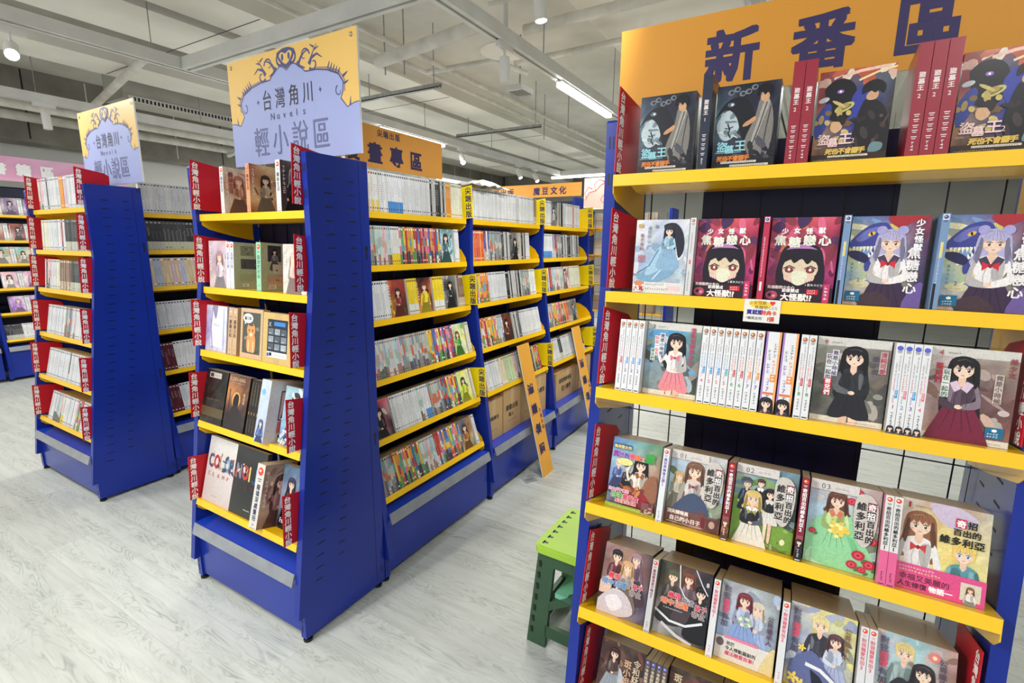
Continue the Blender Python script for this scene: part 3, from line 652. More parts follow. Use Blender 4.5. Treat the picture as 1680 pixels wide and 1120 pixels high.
def c_prince(v):
    a = Art(W, H)
    if v == 0:
        a.bg([[rgb(150, 120, 120), rgb(170, 130, 120), rgb(90, 74, 80)], [rgb(120, 90, 90), rgb(190, 140, 110), rgb(110, 84, 90)], [rgb(180, 150, 140), rgb(150, 120, 120), rgb(90, 80, 96)], [rgb(190, 180, 186), rgb(160, 150, 160), rgb(90, 84, 100)]], seed=61)
        figure(a, .036, .14, .028, rgb(34, 26, 30), rgb(110, 50, 56), short=True, arms='front'); figure(a, .09, .148, .026, rgb(170, 140, 150), rgb(120, 90, 110), long=1.8); figure(a, .07, .122, .026, rgb(226, 180, 120), rgb(200, 170, 150), long=.8); a.blob([(.0, .03), (.04, .07), (.08, .06), (.1, .02), (.06, 0), (0, 0)], rgb(206, 194, 200)); a.blob([(.02, .04), (.05, .055), (.07, .03), (.04, .01)], rgb(232, 224, 228))
        a.blob([(.0, .08), (.03, .1), (.03, .06), (0, .05)], rgb(226, 190, 170)); tx, ty = .008, .08
    else:
        a.bg([[rgb(60, 66, 56), rgb(90, 60, 50), rgb(50, 50, 60)], [rgb(90, 80, 66), rgb(110, 90, 80), rgb(44, 44, 50)], [rgb(170, 160, 160), rgb(140, 130, 140), rgb(70, 74, 90)], [rgb(190, 190, 196), rgb(110, 110, 110), rgb(60, 60, 76)]], seed=62)
        figure(a, .035, .136, .026, rgb(90, 96, 66), rgb(80, 74, 66), short=True, simple=True); figure(a, .075, .142, .026, rgb(130, 70, 50), rgb(120, 100, 110), long=1.2); figure(a, .108, .116, .026, rgb(26, 24, 28), rgb(36, 38, 46), short=True, arms='front')
        a.stroke([(.05, H), (.056, .13), (.07, .11), (.09, .1)], .003, rgb(226, 228, 232)); a.stroke([(.09, H), (.11, .15), (.125, .13)], .003, rgb(210, 214, 224)); a.stroke([(.0, .06), (.04, .04), (.08, .04), (.12, .06)], .006, rgb(226, 228, 236)); a.stroke([(.02, .03), (.06, .01), (.1, .0)], .008, rgb(206, 206, 212)); a.text('8', .118, .15, .015, WHT); tx, ty = .016, .083
    for s_, x, y, sz, c in (('最強', tx + .012, ty + .015, .0165, rgb(220, 40, 70)), ('廢渣', tx + .047, ty + .01, .0155, rgb(130, 120, 130)), ('皇子', tx + .08, ty + .004, .0155, rgb(200, 40, 80)), ('暗中活躍', tx - .004, ty - .004, .0175, rgb(70, 130, 190) if v == 0 else rgb(226, 110, 50)), ('帝位', tx + .075, ty - .014, .0165, rgb(120, 90, 90))):
        a.text(s_, x, y, sz, c, bold=.06, outline=((.97, .96, .96), .0011), slant=.05)
    a.tiny(tx + .005, ty - .014, .05, .004, WHT); return a


def c_love(v):
    skies = {1: [[rgb(150, 160, 164), rgb(190, 196, 204), rgb(120, 130, 130)], [rgb(196, 200, 214), rgb(200, 206, 220), rgb(150, 160, 170)], [rgb(150, 170, 206), rgb(170, 190, 220), rgb(140, 150, 170)], [rgb(220, 214, 206)] * 3],
             2: [[rgb(200, 206, 214), rgb(236, 226, 160), rgb(230, 226, 130)], [rgb(160, 176, 206), rgb(190, 190, 200), rgb(214, 214, 160)], [rgb(110, 120, 160), rgb(170, 180, 210), rgb(180, 180, 160)], [rgb(220, 200, 120), rgb(150, 160, 190), rgb(170, 170, 150)]],
             3: [[rgb(226, 200, 200), rgb(150, 200, 214), rgb(200, 160, 150)], [rgb(170, 206, 214), rgb(190, 220, 224), rgb(150, 110, 100)], [rgb(206, 206, 206), rgb(120, 140, 150), rgb(130, 90, 84)], [rgb(216, 190, 190)] * 3]}
    a = Art(W + (.006 if v == 3 else 0), H); a.bg(skies[v], seed=70 + v); strokes(a, [c for r in skies[v] for c in r], 20, v, 1.2)
    if v == 1:
        figure(a, .085, .125, .026, rgb(226, 214, 190), rgb(190, 200, 220), rgb(160, 180, 220), long=.5, flip=-1, arms='front'); figure(a, .055, .135, .028, rgb(130, 50, 60), rgb(180, 190, 220), rgb(140, 164, 214), long=2.2, arms='front')
        for i in range(12): a.ell(.06 + .012 * math.cos(i * 2.4), .1 + .009 * math.sin(i * 2.4), .004, .004, rgb(226, 230, 214) if i % 2 else rgb(150, 190, 150))
        a.rect(0, 0, W, .052, rgb(224, 218, 210)); a.rect(.02, .05, .075, .007, rgb(226, 130, 160)); a.text('始於', .026, .036, .0095, BLK, bold=.04); a.text('令人悸動篇副的', .024, .0245, .0098, rgb(60, 50, 50), bold=.05); a.text('魔法戀愛故事!', .024, .0125, .0105, rgb(214, 80, 110), bold=.05); a.ell(.011, .038, .009, .01, rgb(110, 90, 100)); a.blob([(.1, .0), (.118, .05), (W, .06), (W, 0)], rgb(226, 206, 150))
    elif v == 2:
        figure(a, .062, .134, .032, rgb(236, 222, 160), rgb(70, 70, 84), rgb(150, 160, 206), short=True, arms='down', collar=rgb(50, 50, 60)); figure(a, .094, .112, .026, rgb(96, 64, 66), rgb(196, 206, 226), rgb(170, 180, 214), long=.9, flip=-1, arms='front')
        a.blob([(.01, .05), (.05, .09), (.08, .06), (.11, .02), (.02, .0)], rgb(96, 106, 156)); a.poly([(.05, .05), (.07, .04), (.1, .0), (.06, 0)], rgb(30, 34, 50)); a.stroke([(.04, .058), (.07, .054), (.1, .035)], .008, rgb(236, 236, 240))
        for x, y, r in ((.018, .02, .012), (.034, .012, .01), (.03, .09, .008)):
            for k in range(5): a.ell(x + r * .6 * math.cos(k * 1.257), y + r * .6 * math.sin(k * 1.257), r * .5, r * .28, rgb(246, 214, 90), k * 1.257)
        badge(a, .1, .01)
    else:
        figure(a, .05, .134, .032, rgb(226, 206, 140), rgb(150, 170, 170), short=True, arms='down'); figure(a, .084, .104, .032, rgb(50, 46, 50), rgb(44, 46, 56), rgb(150, 170, 180), eye=rgb(90, 150, 110), long=.4, arms='front', collar=rgb(160, 190, 180), flip=-1)
        a.blob([(.03, .08), (.05, .1), (.08, .07), (.1, .03), (.02, .02)], rgb(44, 44, 52)); a.stroke([(.03, .04), (.06, .038), (.09, .02)], .007, rgb(236, 236, 240))
        for x, y in ((.02, .07), (.012, .03), (.1, .16), (.03, .012)): a.ell(x, y, .01, .009, rgb(226, 130, 130)); a.ell(x, y, .004, .004, rgb(250, 226, 170))
    a.text('對我', .006, .158, .0165, rgb(110, 100, 130), vert=True, bold=.03); a.text('寵愛', .007, .126, .0165, rgb(226, 90, 120), vert=True, bold=.06); a.text('有加', .007, .093, .0165, rgb(90, 84, 110), vert=True, bold=.03)
    a.text('公爵繼承人', .108, .15 if v != 1 else .12, .0135, rgb(130, 100, 60) if v == 2 else rgb(90, 70, 90), vert=True, bold=.03); return a


def c_dark(v):
    a = Art(W, H); a.bg([[rgb(70, 50, 44), rgb(90, 70, 60), rgb(60, 44, 40)], [rgb(60, 44, 40), rgb(110, 84, 70), rgb(50, 38, 36)], [rgb(90, 60, 50), rgb(70, 50, 44), rgb(44, 34, 34)], [rgb(120, 60, 50), rgb(80, 50, 44), rgb(40, 30, 30)]], seed=80 + v); strokes(a, [rgb(150, 110, 90), rgb(50, 36, 34), rgb(110, 60, 50)], 30, v, 1.3)
    if v == 0:
        figure(a, .042, .14, .026, rgb(60, 34, 30), rgb(90, 70, 66), rgb(150, 160, 170), long=1.6, arms='front'); a.blob([(.06, .12), (.075, .1), (.08, .05), (.066, .04)], rgb(190, 196, 206))
        a.text('令和妖神', .098, .14, .0215, rgb(226, 206, 180), vert=True, bold=.03, gap=.95); a.text('斑小姐', .072, .13, .0225, rgb(220, 180, 150), vert=True, bold=.04, gap=1.0)
    else:
        a.blob([(.045, .13), (.075, .145), (.105, .12), (.1, .08), (.07, .06), (.045, .08)], rgb(150, 120, 96)); a.ell(.075, .105, .022, .022, rgb(200, 170, 140)); figure(a, .076, .085, .028, rgb(190, 150, 110), rgb(110, 90, 80), long=1.4)
        a.text('斑小姐', .012, .15, .0225, rgb(226, 206, 170), vert=True, bold=.04, gap=1.0); a.text('令和', .108, .12, .018, rgb(220, 200, 170), vert=True)
    return a


def c_misc(seed, pal, hair, top, title=None, tcol=WHT, w=W, h=H, simple=False):
    rg = random.Random(seed); a = Art(w, h); g = [[rg.choice(pal) for _ in range(3)] for _ in range(4)]
    a.bg(g, 6, 8, seed=seed); strokes(a, pal, 14 if not simple else 6, seed, 1.2)
    figure(a, w * rg.uniform(.42, .6), h * rg.uniform(.55, .66), h * rg.uniform(.17, .22), hair, top, long=rg.uniform(.8, 2), simple=True, arms=rg.choice(['down', 'front', 'up']), flip=rg.choice([-1, 1]))
    if title:
        a.text(title, w * rg.choice([.05, .8]), h * .8, w * .13, tcol, vert=True, bold=.05)
    else: a.tiny(w * .06, h * .3, w * .12, h * .6, tcol, vert=True, seed=seed)
    return a


# ------------------------------------------------------------------ spines (w thickness, h 0.185)
def sp_plain(w, h, base, marks, logo=None):
    a = Art(w, h, base); a.rect(0, 0, w, h, base)
    if logo:
        a.rect(w * .12, h - w * .98, w * .76, w * .84, logo[1]); a.ell(w * .5, h - w * .55, w * .3, w * .3, logo[0]); a.ell(w * .42, h - w * .5, w * .13, w * .1, mixc(logo[0], WHT, .6))
        a.rect(w * .22, h - w * 1.15, w * .56, w * .07, BLK); a.rect(w * .3, h - w * 1.3, w * .4, w * .06, BLK)
    for kind, x, y0, ln, c in marks:
        if kind == 't': a.tiny(w * x, y0, w * .3, ln, c, vert=True)
        elif kind == 'b': a.rect(w * x, y0, w * .36, ln, c)
    return a


def sp_brother(w, num, nc, c1, c2, thick=False):
    """white light-novel spine with two columns of small coloured lettering and a number"""
    base = rgb(230, 230, 232); a = Art(w, H); a.rect(0, 0, w, H, base)
    if thick: a.rect(0, 0, w * .13, H, rgb(170, 130, 200)); a.rect(w * .85, 0, w * .15, H, rgb(240, 170, 110))
    else:
        a.ell(w * .5, H - .011, w * .34, w * .34, rgb(170, 110, 70)); a.ell(w * .4, H - .01, w * .15, w * .12, rgb(240, 200, 160)); a.rect(w * .2, H - .018, w * .6, .0011, BLK); a.rect(w * .27, H - .0205, w * .46, .001, BLK)
    u = w * .28
    a.tiny(w * .55, H - .06, u, .035, rgb(100, 100, 110), True); a.tiny(w * .55, H - .095, u, .034, c1, True, 2); a.rect(w * .52, H - .112, u * 1.2, .017, c1); a.tiny(w * .55, H - .112, u, .017, WHT, True, 3)
    a.tiny(w * .2, H - .07, u, .03, rgb(120, 110, 120), True, 4); a.tiny(w * .2, H - .1, u, .03, c2, True, 5); a.tiny(w * .28, H - .125, u, .02, nc, True, 6)
    a.text(num, w * .3, .05, min(w * .8, .013), nc, bold=.02)
    a.tiny(w * .34, .015, w * .36, .028, rgb(40, 40, 46), True, 7); a.rect(w * .15, .003, w * .7, .0022, BLK)
    if thick:
        a.rect(w * .15, .043, w * .7, .005, rgb(230, 120, 60)); a.rect(0, 0, w * .85, .01, rgb(60, 50, 56)); figure(a, w * .45, .012, .022, rgb(34, 28, 34), rgb(90, 60, 76), long=.8)
    return a


def sp_title(w, base, txt, tc, num=None, logo=rgb(226, 80, 50), h=H, pic=None, sz=None, low=None):
    a = Art(w, h); a.rect(0, 0, w, h, base)
    if low: a.rect(0, 0, w, low[1], low[0])
    a.ell(w * .5, h - w * .6, w * .34, w * .34, logo); a.ell(w * .42, h - w * .55, w * .14, w * .1, WHT); a.rect(w * .25, h - w * 1.25, w * .5, w * .07, tc); a.rect(w * .32, h - w * 1.42, w * .36, w * .06, tc)
    sz = sz or w * .62; y = h - w * 1.6 - sz
    a.text(txt, (w - sz) / 2, y, sz, tc, vert=True, bold=.05, gap=1.04)
    y2 = y - sz * 1.04 * len(txt)
    if num: a.text(num, w * .28, y2 - sz * .1, w * .75, tc, bold=.05)
    if pic: a.rect(w * .08, .03, w * .84, .026, mixc(base, WHT, .2)); figure(a, w * .5, .036, w * .75, pic[0], pic[1], long=.9, simple=True)
    a.tiny(w * .32, .008, w * .36, .02, tc, True); a.rect(w * .15, .002, w * .7, .0016, tc); return a


def sp_red(w, base, num):
    a = Art(w, .205); a.rect(0, 0, w, .205, base)
    a.text('盜墓王', w * .24, .205 - .062, w * .5, rgb(236, 224, 222), vert=True, bold=.05, gap=1.1); a.text(num, w * .34, .205 - .1, w * .5, rgb(236, 224, 222), bold=.02)
    for y, l in ((.075, .008), (.066, .005), (.055, .008), (.046, .005), (.034, .006)): a.rect(w * .3, y, w * .42, .0016, rgb(230, 220, 220)); a.rect(w * .36, y - .0035, w * .3, .0014, rgb(230, 220, 220))
    a.tiny(w * .36, .008, w * .28, .018, WHT, True); return a


# ------------------------------------------------------------------ books
PAGE = s2l(rgb(196, 182, 158)); WRAP = s2l(rgb(150, 140, 124))


def book_mesh(w, d, h, front=None, right=None, left=None, side=(1, 1, 1), frontc=None, top=None):
    mb = MB(); sc = tuple(s2l(side)[:3]) + (.2,)
    mb.box(0, w, 0, d, 0, h, 'print', {'d': sc, 't': top or PAGE, 'f': s2l(frontc) if frontc else sc})
    if front: front.emit(mb, (0, 0, 0), (1, 0, 0), (0, 0, 1))
    if w < .06: mute(mb)
    if right: right.emit(mb, (w, 0, 0), (0, 1, 0), (0, 0, 1))
    if left: left.emit(mb, (0, d, 0), (0, -1, 0), (0, 0, 1))
    return mb.mesh('book')


def mute(mb, v=.12):
    mb.c = [[tuple(q[:3]) + (v,) for q in c] for c in mb.c]
    return mb


def face_mesh(art, t=.018, spine=(.9, .9, .9)):
    return book_mesh(art.w, t, art.h, front=art, side=spine)


# ------------------------------------------------------------------ shelving units
def wing_front(z):
    return .283 if z > 1.45 else .283 + (1.45 - z) / (1.45 - .12) * (.454 - .283)


def side_panel_mesh(H_=1.876, outer=1):
    """outer +1: slots on the +x face, -1: on the -x face, both faces get them"""
    mb = MB(); t = .03
    mb.prism([(0, .02), (-.428, .02), (-.428, .12), (-.454, .12), (-.283, 1.45), (-.283, H_ - .006), (-.279, H_), (0, H_)], 0, t, 'x', 'blue')
    for xf, sg in ((t, 1), (0, -1)):
        x0, x1 = (xf, xf + .0007) if sg > 0 else (xf - .0007, xf)
        z = H_ - .085
        while z > .2:
            f = wing_front(z)
            for q, wd in ((.088, .036), (.195, .03)):
                if q > .15 and z < .28: continue
                mb.box(x0, x1, -f + q - wd / 2, -f + q + wd / 2, z - .0022, z + .0022, 'black')
            z -= .05
        mb.box(x0, x1, -.0475, -.046, .06, H_ - .01, 'black')
        for zk in (1.53, .73): mb.box(x0, x1, -.0275, -.0145, zk, zk + .018, 'black'); mb.box(x0, x1, -.0245, -.0175, zk - .035, zk, 'black')
        for yk in (-.012, -.024): mb.box(x0, x1, yk, yk + .003, H_ - .03, H_ - .004, 'black'); mb.box(x0, x1, yk, yk + .003, .07, .1, 'black')
    for zk in (H_ - .07, H_ - .16):
        for xk in (.008, .018): mb.box(xk, xk + .004, -.2837, -.283, zk, zk + .03, 'black')
    mb.box(.008, .013, -.4287, -.428, .045, .075, 'black'); mb.box(.008, .013, -.4287, -.428, .088, .108, 'black')
    return mb.mesh('side_panel')


PANEL = None
UNITS = []


class Unit:
    def __init__(s, label, name, ox, oy, rz, Wd, shelves, deck=.333, H_=1.876, last=True, first=True, curved=(), back='grid', group=None, zoff=0, darkback=None, deckd=.43):
        global PANEL
        s.M = Matrix.Translation((ox, oy, zoff)) @ Matrix.Rotation(rz, 4, 'Z'); s.W = Wd; s.sh = shelves; s.label = label
        root = empty(name, s.M.copy()); tag(root, label, 'shelving unit', group); s.root = root
        if PANEL is None: PANEL = side_panel_mesh()
        for on, x in ((first, 0), (last, Wd - .03)):
            if on:
                p = bpy.data.objects.new('side_panel', PANEL); COL.objects.link(p); p.parent = root; p.location = (x, 0, 0)
                if abs(H_ - 1.876) > .01: p.scale = (1, 1, H_ / 1.876)
        x0, x1 = .031, Wd - .031
        mb = MB(); mb.box(x0, x1, -.42, -.412, .035, deck - .055, 'blue'); mb.box(x0, x1, -.43, -.004, deck - .004, deck, 'bluedark'); mb.box(x0, x1, -.43, -.41, deck - .05, deck - .004, 'bluedark')
        mb.box(x0, x1, -.012, -.004, .035, deck - .004, 'blue'); mb.build('base_cabinet', root)
        mb = MB(); mb.prism([(-.431, deck - .004), (-.436, deck + .001), (-.452, deck - .048), (-.447, deck - .05)], x0 + .002, x1 - .002, 'x', 'grey'); mb.build('label_holder', root)
        for x in ([.015] if first else []) + ([Wd - .015] if last else []):
            for y in (-.41, -.03):
                mb = MB(); mb.tube([(x, y, 0), (x, y, .012)], .018, 'black', 10); mb.tube([(x, y, .012), (x, y, .0205)], .006, 'black', 8); mb.build('levelling_foot', root)
        if back == 'grid':
            mb = MB(); z = deck + .03
            while z < H_ - .05: mb.box(x0, x1, -.0125, -.0095, z - .0017, z + .0017, 'wire'); z += .1
            x = x0 + .02
            while x < x1: mb.box(x - .0017, x + .0017, -.0095, -.0065, deck + .01, H_ - .05, 'wire'); x += .1
            mb.build('wire_back', root)
            if darkback:
                a0, a1 = darkback; a1 = a1 if last or a1 < Wd * .8 else Wd - .001; mb = MB(); mb.box(a0, a1, -.004, .0, deck, H_ - .03, 'navy'); mb.build('back_panel', root)
        else:
            mb = MB(); mb.box(x0, x1, -.012, -.004, deck, H_ - .02, 'navy')
            zz = H_ - .1
            mb.build('back_panel', root)
        for i, (z, d, a) in enumerate(shelves):
            a = R(a); mb = MB(); xs0, xs1 = .034, Wd - .034; ca, sa = math.cos(a), math.sin(a); L = (d - .03) / ca
            q = lambda u, w_: (-d + u * ca - w_ * sa * 0 + w_ * sa, z - u * sa + w_ * ca)   # u along plate towards back, w_ up normal
            mb.prism([q(0, 0), q(L, 0), q(L, -.003), q(.003, -.003), q(.003, -.025), q(.016, -.026), q(.016, -.028), q(0, -.028)], xs0, xs1, 'x', 'yellow')
            mb.prism([q(.055, -.003), q(.055, -.022), q(.1, -.032), q(.15, -.032), q(.2, -.003)], xs0 + .03, xs1 - .03, 'x', 'yellow')
            sh = mb.build('shelf', root)
            for xb in (xs0 - .0026, xs1 + .0006):
                mb = MB(); pts = [q(.006, -.001), q(.01, -.045), q(.04, -.062), q(L * .6, -.085), (-.03, z - sa * L - .1), (-.03, z - sa * L - .0)]
                if i in curved:
                    pts += [(-.05, z + .1 - sa * L), (-d * .45, z + .115), (-d * .68, z + .1), (-d * .86, z + .065), (-d * .97, z + .02)]
                mb.prism(pts, xb, xb + .002, 'x', 'yellow'); mb.build('bracket', sh)
        UNITS.append(s)

    def mat(s, i, x, off=.004, dz=0, yaw=0):
        """matrix of a point on shelf i: x across, off along the plate behind the lip"""
        z, d, a = s.sh[i]; a = R(a)
        return s.M @ Matrix.Translation((x, -d + off * math.cos(a), z - off * math.sin(a) + .0006 + dz)) @ Matrix.Rotation(-a, 4, 'X') @ Matrix.Rotation(yaw, 4, 'Z')


def put(name, me, M4, label, cat, group=None):
    o = bpy.data.objects.new(name, me); COL.objects.link(o); o.matrix_world = M4
    return tag(o, label, cat, group)


# ------------------------------------------------------------------ room shell
fm = bpy.data.materials.new('vinyl_plank_floor'); fm.use_nodes = True
nt = fm.node_tree; b = nt.nodes['Principled BSDF']; N = nt.nodes.new; LK = nt.links.new
tc = N('ShaderNodeTexCoord'); br = N('ShaderNodeTexBrick')
br.inputs['Scale'].default_value = 1; br.inputs['Brick Width'].default_value = 1.2; br.inputs['Row Height'].default_value = .18; br.inputs['Mortar Size'].default_value = .0012
br.inputs['Color1'].default_value = (0, 0, 0, 1); br.inputs['Color2'].default_value = (1, 1, 1, 1); br.inputs['Mortar'].default_value = (.5, .5, .5, 1); br.inputs['Bias'].default_value = 0
br.offset = .37
LK(tc.outputs['Object'], br.inputs['Vector'])
sep = N('ShaderNodeSeparateColor'); LK(br.outputs['Color'], sep.inputs[0])
mp = N('ShaderNodeMapping'); mp.inputs['Scale'].default_value = (1.3, 7.5, 1); LK(tc.outputs['Object'], mp.inputs['Vector'])
sh = N('ShaderNodeVectorMath'); sh.operation = 'ADD'; cx = N('ShaderNodeCombineXYZ'); mu = N('ShaderNodeMath'); mu.operation = 'MULTIPLY'; mu.inputs[1].default_value = 17
LK(sep.outputs[0], mu.inputs[0]); LK(mu.outputs[0], cx.inputs[2]); LK(mu.outputs[0], cx.inputs[0]); LK(mp.outputs['Vector'], sh.inputs[0]); LK(cx.outputs[0], sh.inputs[1])
n1 = N('ShaderNodeTexNoise'); n1.inputs['Scale'].default_value = 1.6; n1.inputs['Detail'].default_value = 3; n1.inputs['Distortion'].default_value = .6; LK(sh.outputs[0], n1.inputs['Vector'])
m2 = N('ShaderNodeMath'); m2.operation = 'MULTIPLY'; m2.inputs[1].default_value = 17; LK(n1.outputs['Fac'], m2.inputs[0])
m3 = N('ShaderNodeMath'); m3.operation = 'PINGPONG'; m3.inputs[1].default_value = .5; LK(m2.outputs[0], m3.inputs[0])
r1 = N('ShaderNodeValToRGB'); r1.color_ramp.elements[0].position = 0.0; r1.color_ramp.elements[1].position = .26
r1.color_ramp.elements[0].color = s2l(rgb(166, 170, 164)); r1.color_ramp.elements[1].color = s2l(rgb(202, 207, 200)); LK(m3.outputs[0], r1.inputs['Fac'])
n3 = N('ShaderNodeTexNoise'); n3.inputs['Scale'].default_value = 2.2; n3.inputs['Detail'].default_value = 5; LK(sh.outputs[0], n3.inputs['Vector'])
r3 = N('ShaderNodeValToRGB'); r3.color_ramp.elements[0].position = .32; r3.color_ramp.elements[1].position = .6
r3.color_ramp.elements[0].color = (.0, .0, .0, 1); r3.color_ramp.elements[1].color = (1, 1, 1, 1); LK(n3.outputs['Fac'], r3.inputs['Fac'])
mx = N('ShaderNodeMix'); mx.data_type = 'RGBA'; LK(r3.outputs['Color'], mx.inputs[0]); LK(r1.outputs['Color'], mx.inputs[6]); mx.inputs[7].default_value = s2l(rgb(207, 211, 205))
n2 = N('ShaderNodeTexNoise'); n2.inputs['Scale'].default_value = 1.2; n2.inputs['Detail'].default_value = 8; n2.inputs['Roughness'].default_value = .65
mp2 = N('ShaderNodeMapping'); mp2.inputs['Scale'].default_value = (2.5, 26, 1); LK(tc.outputs['Object'], mp2.inputs['Vector']); LK(mp2.outputs['Vector'], n2.inputs['Vector'])
r2 = N('ShaderNodeValToRGB'); r2.color_ramp.elements[0].position = .3; r2.color_ramp.elements[1].position = .62
r2.color_ramp.elements[0].color = (.8, .81, .8, 1); r2.color_ramp.elements[1].color = (1, 1, 1, 1); LK(n2.outputs['Fac'], r2.inputs['Fac'])
mm = N('ShaderNodeMix'); mm.data_type = 'RGBA'; mm.blend_type = 'MULTIPLY'; mm.inputs[0].default_value = .8; LK(mx.outputs[2], mm.inputs[6]); LK(r2.outputs['Color'], mm.inputs[7])
mt = N('ShaderNodeMapRange'); mt.inputs[3].default_value = .9; mt.inputs[4].default_value = 1.03; LK(sep.outputs[0], mt.inputs[0])
m5 = N('ShaderNodeMix'); m5.data_type = 'RGBA'; m5.blend_type = 'MULTIPLY'; m5.inputs[0].default_value = 1; LK(mm.outputs[2], m5.inputs[6]); LK(mt.outputs[0], m5.inputs[7])
m6 = N('ShaderNodeMix'); m6.data_type = 'RGBA'; m6.inputs[7].default_value = s2l(rgb(182, 186, 180)); LK(br.outputs['Fac'], m6.inputs[0]); LK(m5.outputs[2], m6.inputs[6])
LK(m6.outputs[2], b.inputs['Base Color']); b.inputs['Roughness'].default_value = .42; b.inputs['Specular IOR Level'].default_value = .4
M['floor'] = fm

mb = MB(); mb.box(-7.4, 7, -5, 14, -.1, 0, 'floor'); struct('floor', mb)
mb = MB(); mb.box(-7.4, 7, 13, 13.1, 0, 3.75, 'wall'); struct('wall_back', mb)
mb = MB(); mb.box(-7.5, -7.4, -5, 14, 0, 2.76, 'wallw'); struct('wall_left', mb)
mb = MB(); mb.box(7, 7.1, -5, 14, 0, 3.75, 'wallw'); struct('wall_right', mb)
mb = MB()
mb.box(-7.5, 7.1, -5, 14, 3.62, 3.75, 'slab')                                   # slab
for x0, x1, z0 in ((-2.87, -2.4, 3.3), (-3.72, -3.02, 3.3), (-5.15, -4.6, 3.3)):   # lowered light-coloured strips
    mb.box(x0, x1, -5, 12.9, z0, 3.62, 'panel')
mb.box(-3.02, -2.87, -5, 12.9, 3.42, 3.62, 'conc'); mb.box(-4.6, -3.72, -5, 12.9, 3.46, 3.62, 'conc')
mb.box(-.32, 1.1, -5, 12.9, 3.46, 3.62, 'panel'); mb.box(2.2, 3.0, -5, 12.9, 3.3, 3.62, 'panel')
for y in (-1.2, 1.25, 3.7, 6.15, 8.6): mb.box(-5.1, -2.42, y, y + .006, 3.297, 3.3, 'black')
struct('ceiling', mb)
mb = MB(); mb.box(-7.5, -7.0, -5, 12.9, 2.76, 3.62, 'conc')
for i in range(26): mb.box(-7.0, -6.996, -4 + i * .63 + .1 * math.sin(i * 5), -3.985 + i * .63 + .1 * math.sin(i * 5), 2.8, 3.6, 'black' if i % 4 == 0 else 'slab')
struct('trim_1', mb)
mb = MB(); mb.box(-6.9, 6.9, 12.3, 12.9, 3.0, 3.62, 'conc'); struct('trim_2', mb)

# ------------------------------------------------------------------ shelving
LEAN = [2, 4, 8, 13, 17, 20]
endR = Unit('nearest blue end-cap display under the orange new-titles sign, yellow shelves of novels', 'display_shelf', 1.07, .09, 0, .905,
            [(1.738, .312, 2), (1.444, .33, 4), (1.193, .37, 8), (.88, .409, 15), (.572, .428, 20), (.262, .43, 22)], deck=.2, darkback=(.2, .66))
for s_ in (endR,): pass
endB = Unit('middle blue end-cap display under the large lavender novels sign', 'display_shelf', -.775, 0, 0, .775,
            [(1.676, .27, 2), (1.366, .285, 4), (1.09, .327, 8), (.773, .369, 15), (.413, .414, 15)], deck=.30, back='grid', darkback=(.05, .42))
endA = Unit('left blue end-cap display holding mostly white-spined novels', 'display_shelf', -2.9, .07, 0, .9,
            [(1.751, .26, 2), (1.498, .28, 4), (1.253, .30, 7), (.96, .33, 11), (.677, .37, 14), (.387, .40, 17)], deck=.29)
RUNSH = [(1.70, .282, 2), (1.4615, .283, 4), (1.2134, .308, 8), (.9436, .341, 13), (.6717, .37, 16), (.394, .396, 18)]
runs = []
for k, nm in enumerate(('comics bay nearest the middle end-cap, six full shelves of comics', 'second comics bay with cartons on its base and a sign board leaning on it', 'far comics bay with cartons and the farther leaning sign board')):
    sh_ = RUNSH if k == 0 else RUNSH[:5]
    runs.append(Unit(nm, 'display_shelf', -.428, .006 + .9 * k, R(90), .9, sh_, deck=.333, last=(k == 2), curved=(1, 3, 5), group='comics bays of the middle row', darkback=(.032, .868)))
runA = Unit('novel bay behind the left end-cap, facing the middle row', 'display_shelf', -2.45, .08, R(90), .9,
            [(1.738, .30, 2), (1.503, .30, 4), (1.265, .31, 8), (.98, .34, 11), (.706, .365, 14), (.416, .39, 17)], deck=.335, curved=(1, 3, 5), darkback=(.032, .868))
wallU = []
for k in range(3):
    wallU.append(Unit(('wall bay at the left edge of the picture under the pink sign', 'wall bay under the pink sign, partly behind the left end-cap', 'wall bay hidden deeper behind the left end-cap')[k], 'display_shelf', -6.43, -.6 + .9 * k, R(90), .9,
                      [(1.83, .26, 2), (1.552, .28, 4), (1.299, .31, 8), (1.03, .34, 11), (.76, .37, 14), (.465, .40, 17)], deck=.385, H_=2.17, last=(k == 2), back='panel', group='bays along the left wall'))
farU = Unit('far blue unit of yellow wire-backed shelves beyond the comics row', 'display_shelf', .25, 4.0, R(180), 1.0,
            [(1.75, .3, 0), (1.45, .32, 0), (1.12, .34, 0), (.8, .36, 0), (.5, .38, 0)], deck=.3, H_=1.95)
farV = Unit('farthest blue unit beneath the long orange publisher sign', 'display_shelf', -2.6, 4.6, 0, 1.6,
            [(1.8, .28, 2), (1.5, .3, 4), (1.2, .32, 8)], deck=.333, H_=2.13, back='panel')


# ------------------------------------------------------------------ books on the nearest display (local x = world x - 1.07)
RX = 1.07
def stackR(i, x, art, label, name='novel', copies=2, t=.019, off=.03, spine=(.85, .85, .85), shown='front copy'):
    me = face_mesh(art, t, spine); z = endR.sh[i]
    put(name, me, endR.mat(i, x - RX, off), label, 'book')
    if copies:
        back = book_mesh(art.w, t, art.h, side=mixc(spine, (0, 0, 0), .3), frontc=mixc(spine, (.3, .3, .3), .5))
        for k in range(copies):
            put(name, back, endR.mat(i, x - RX, off + (t + .0006) * (k + 1)), ordn(k + 1) + ' copy behind the ' + ' '.join(label.replace('-', ' ').split()[:12]), 'book', 'copies behind the ' + label)


def spineR(i, x, art, label, side, name='novel', d=.128, off=.002, h=None):
    me = book_mesh(art.w, d, art.h, front=art, side=side, frontc=side)
    put(name, me, endR.mat(i, x - RX, off), label, 'book')


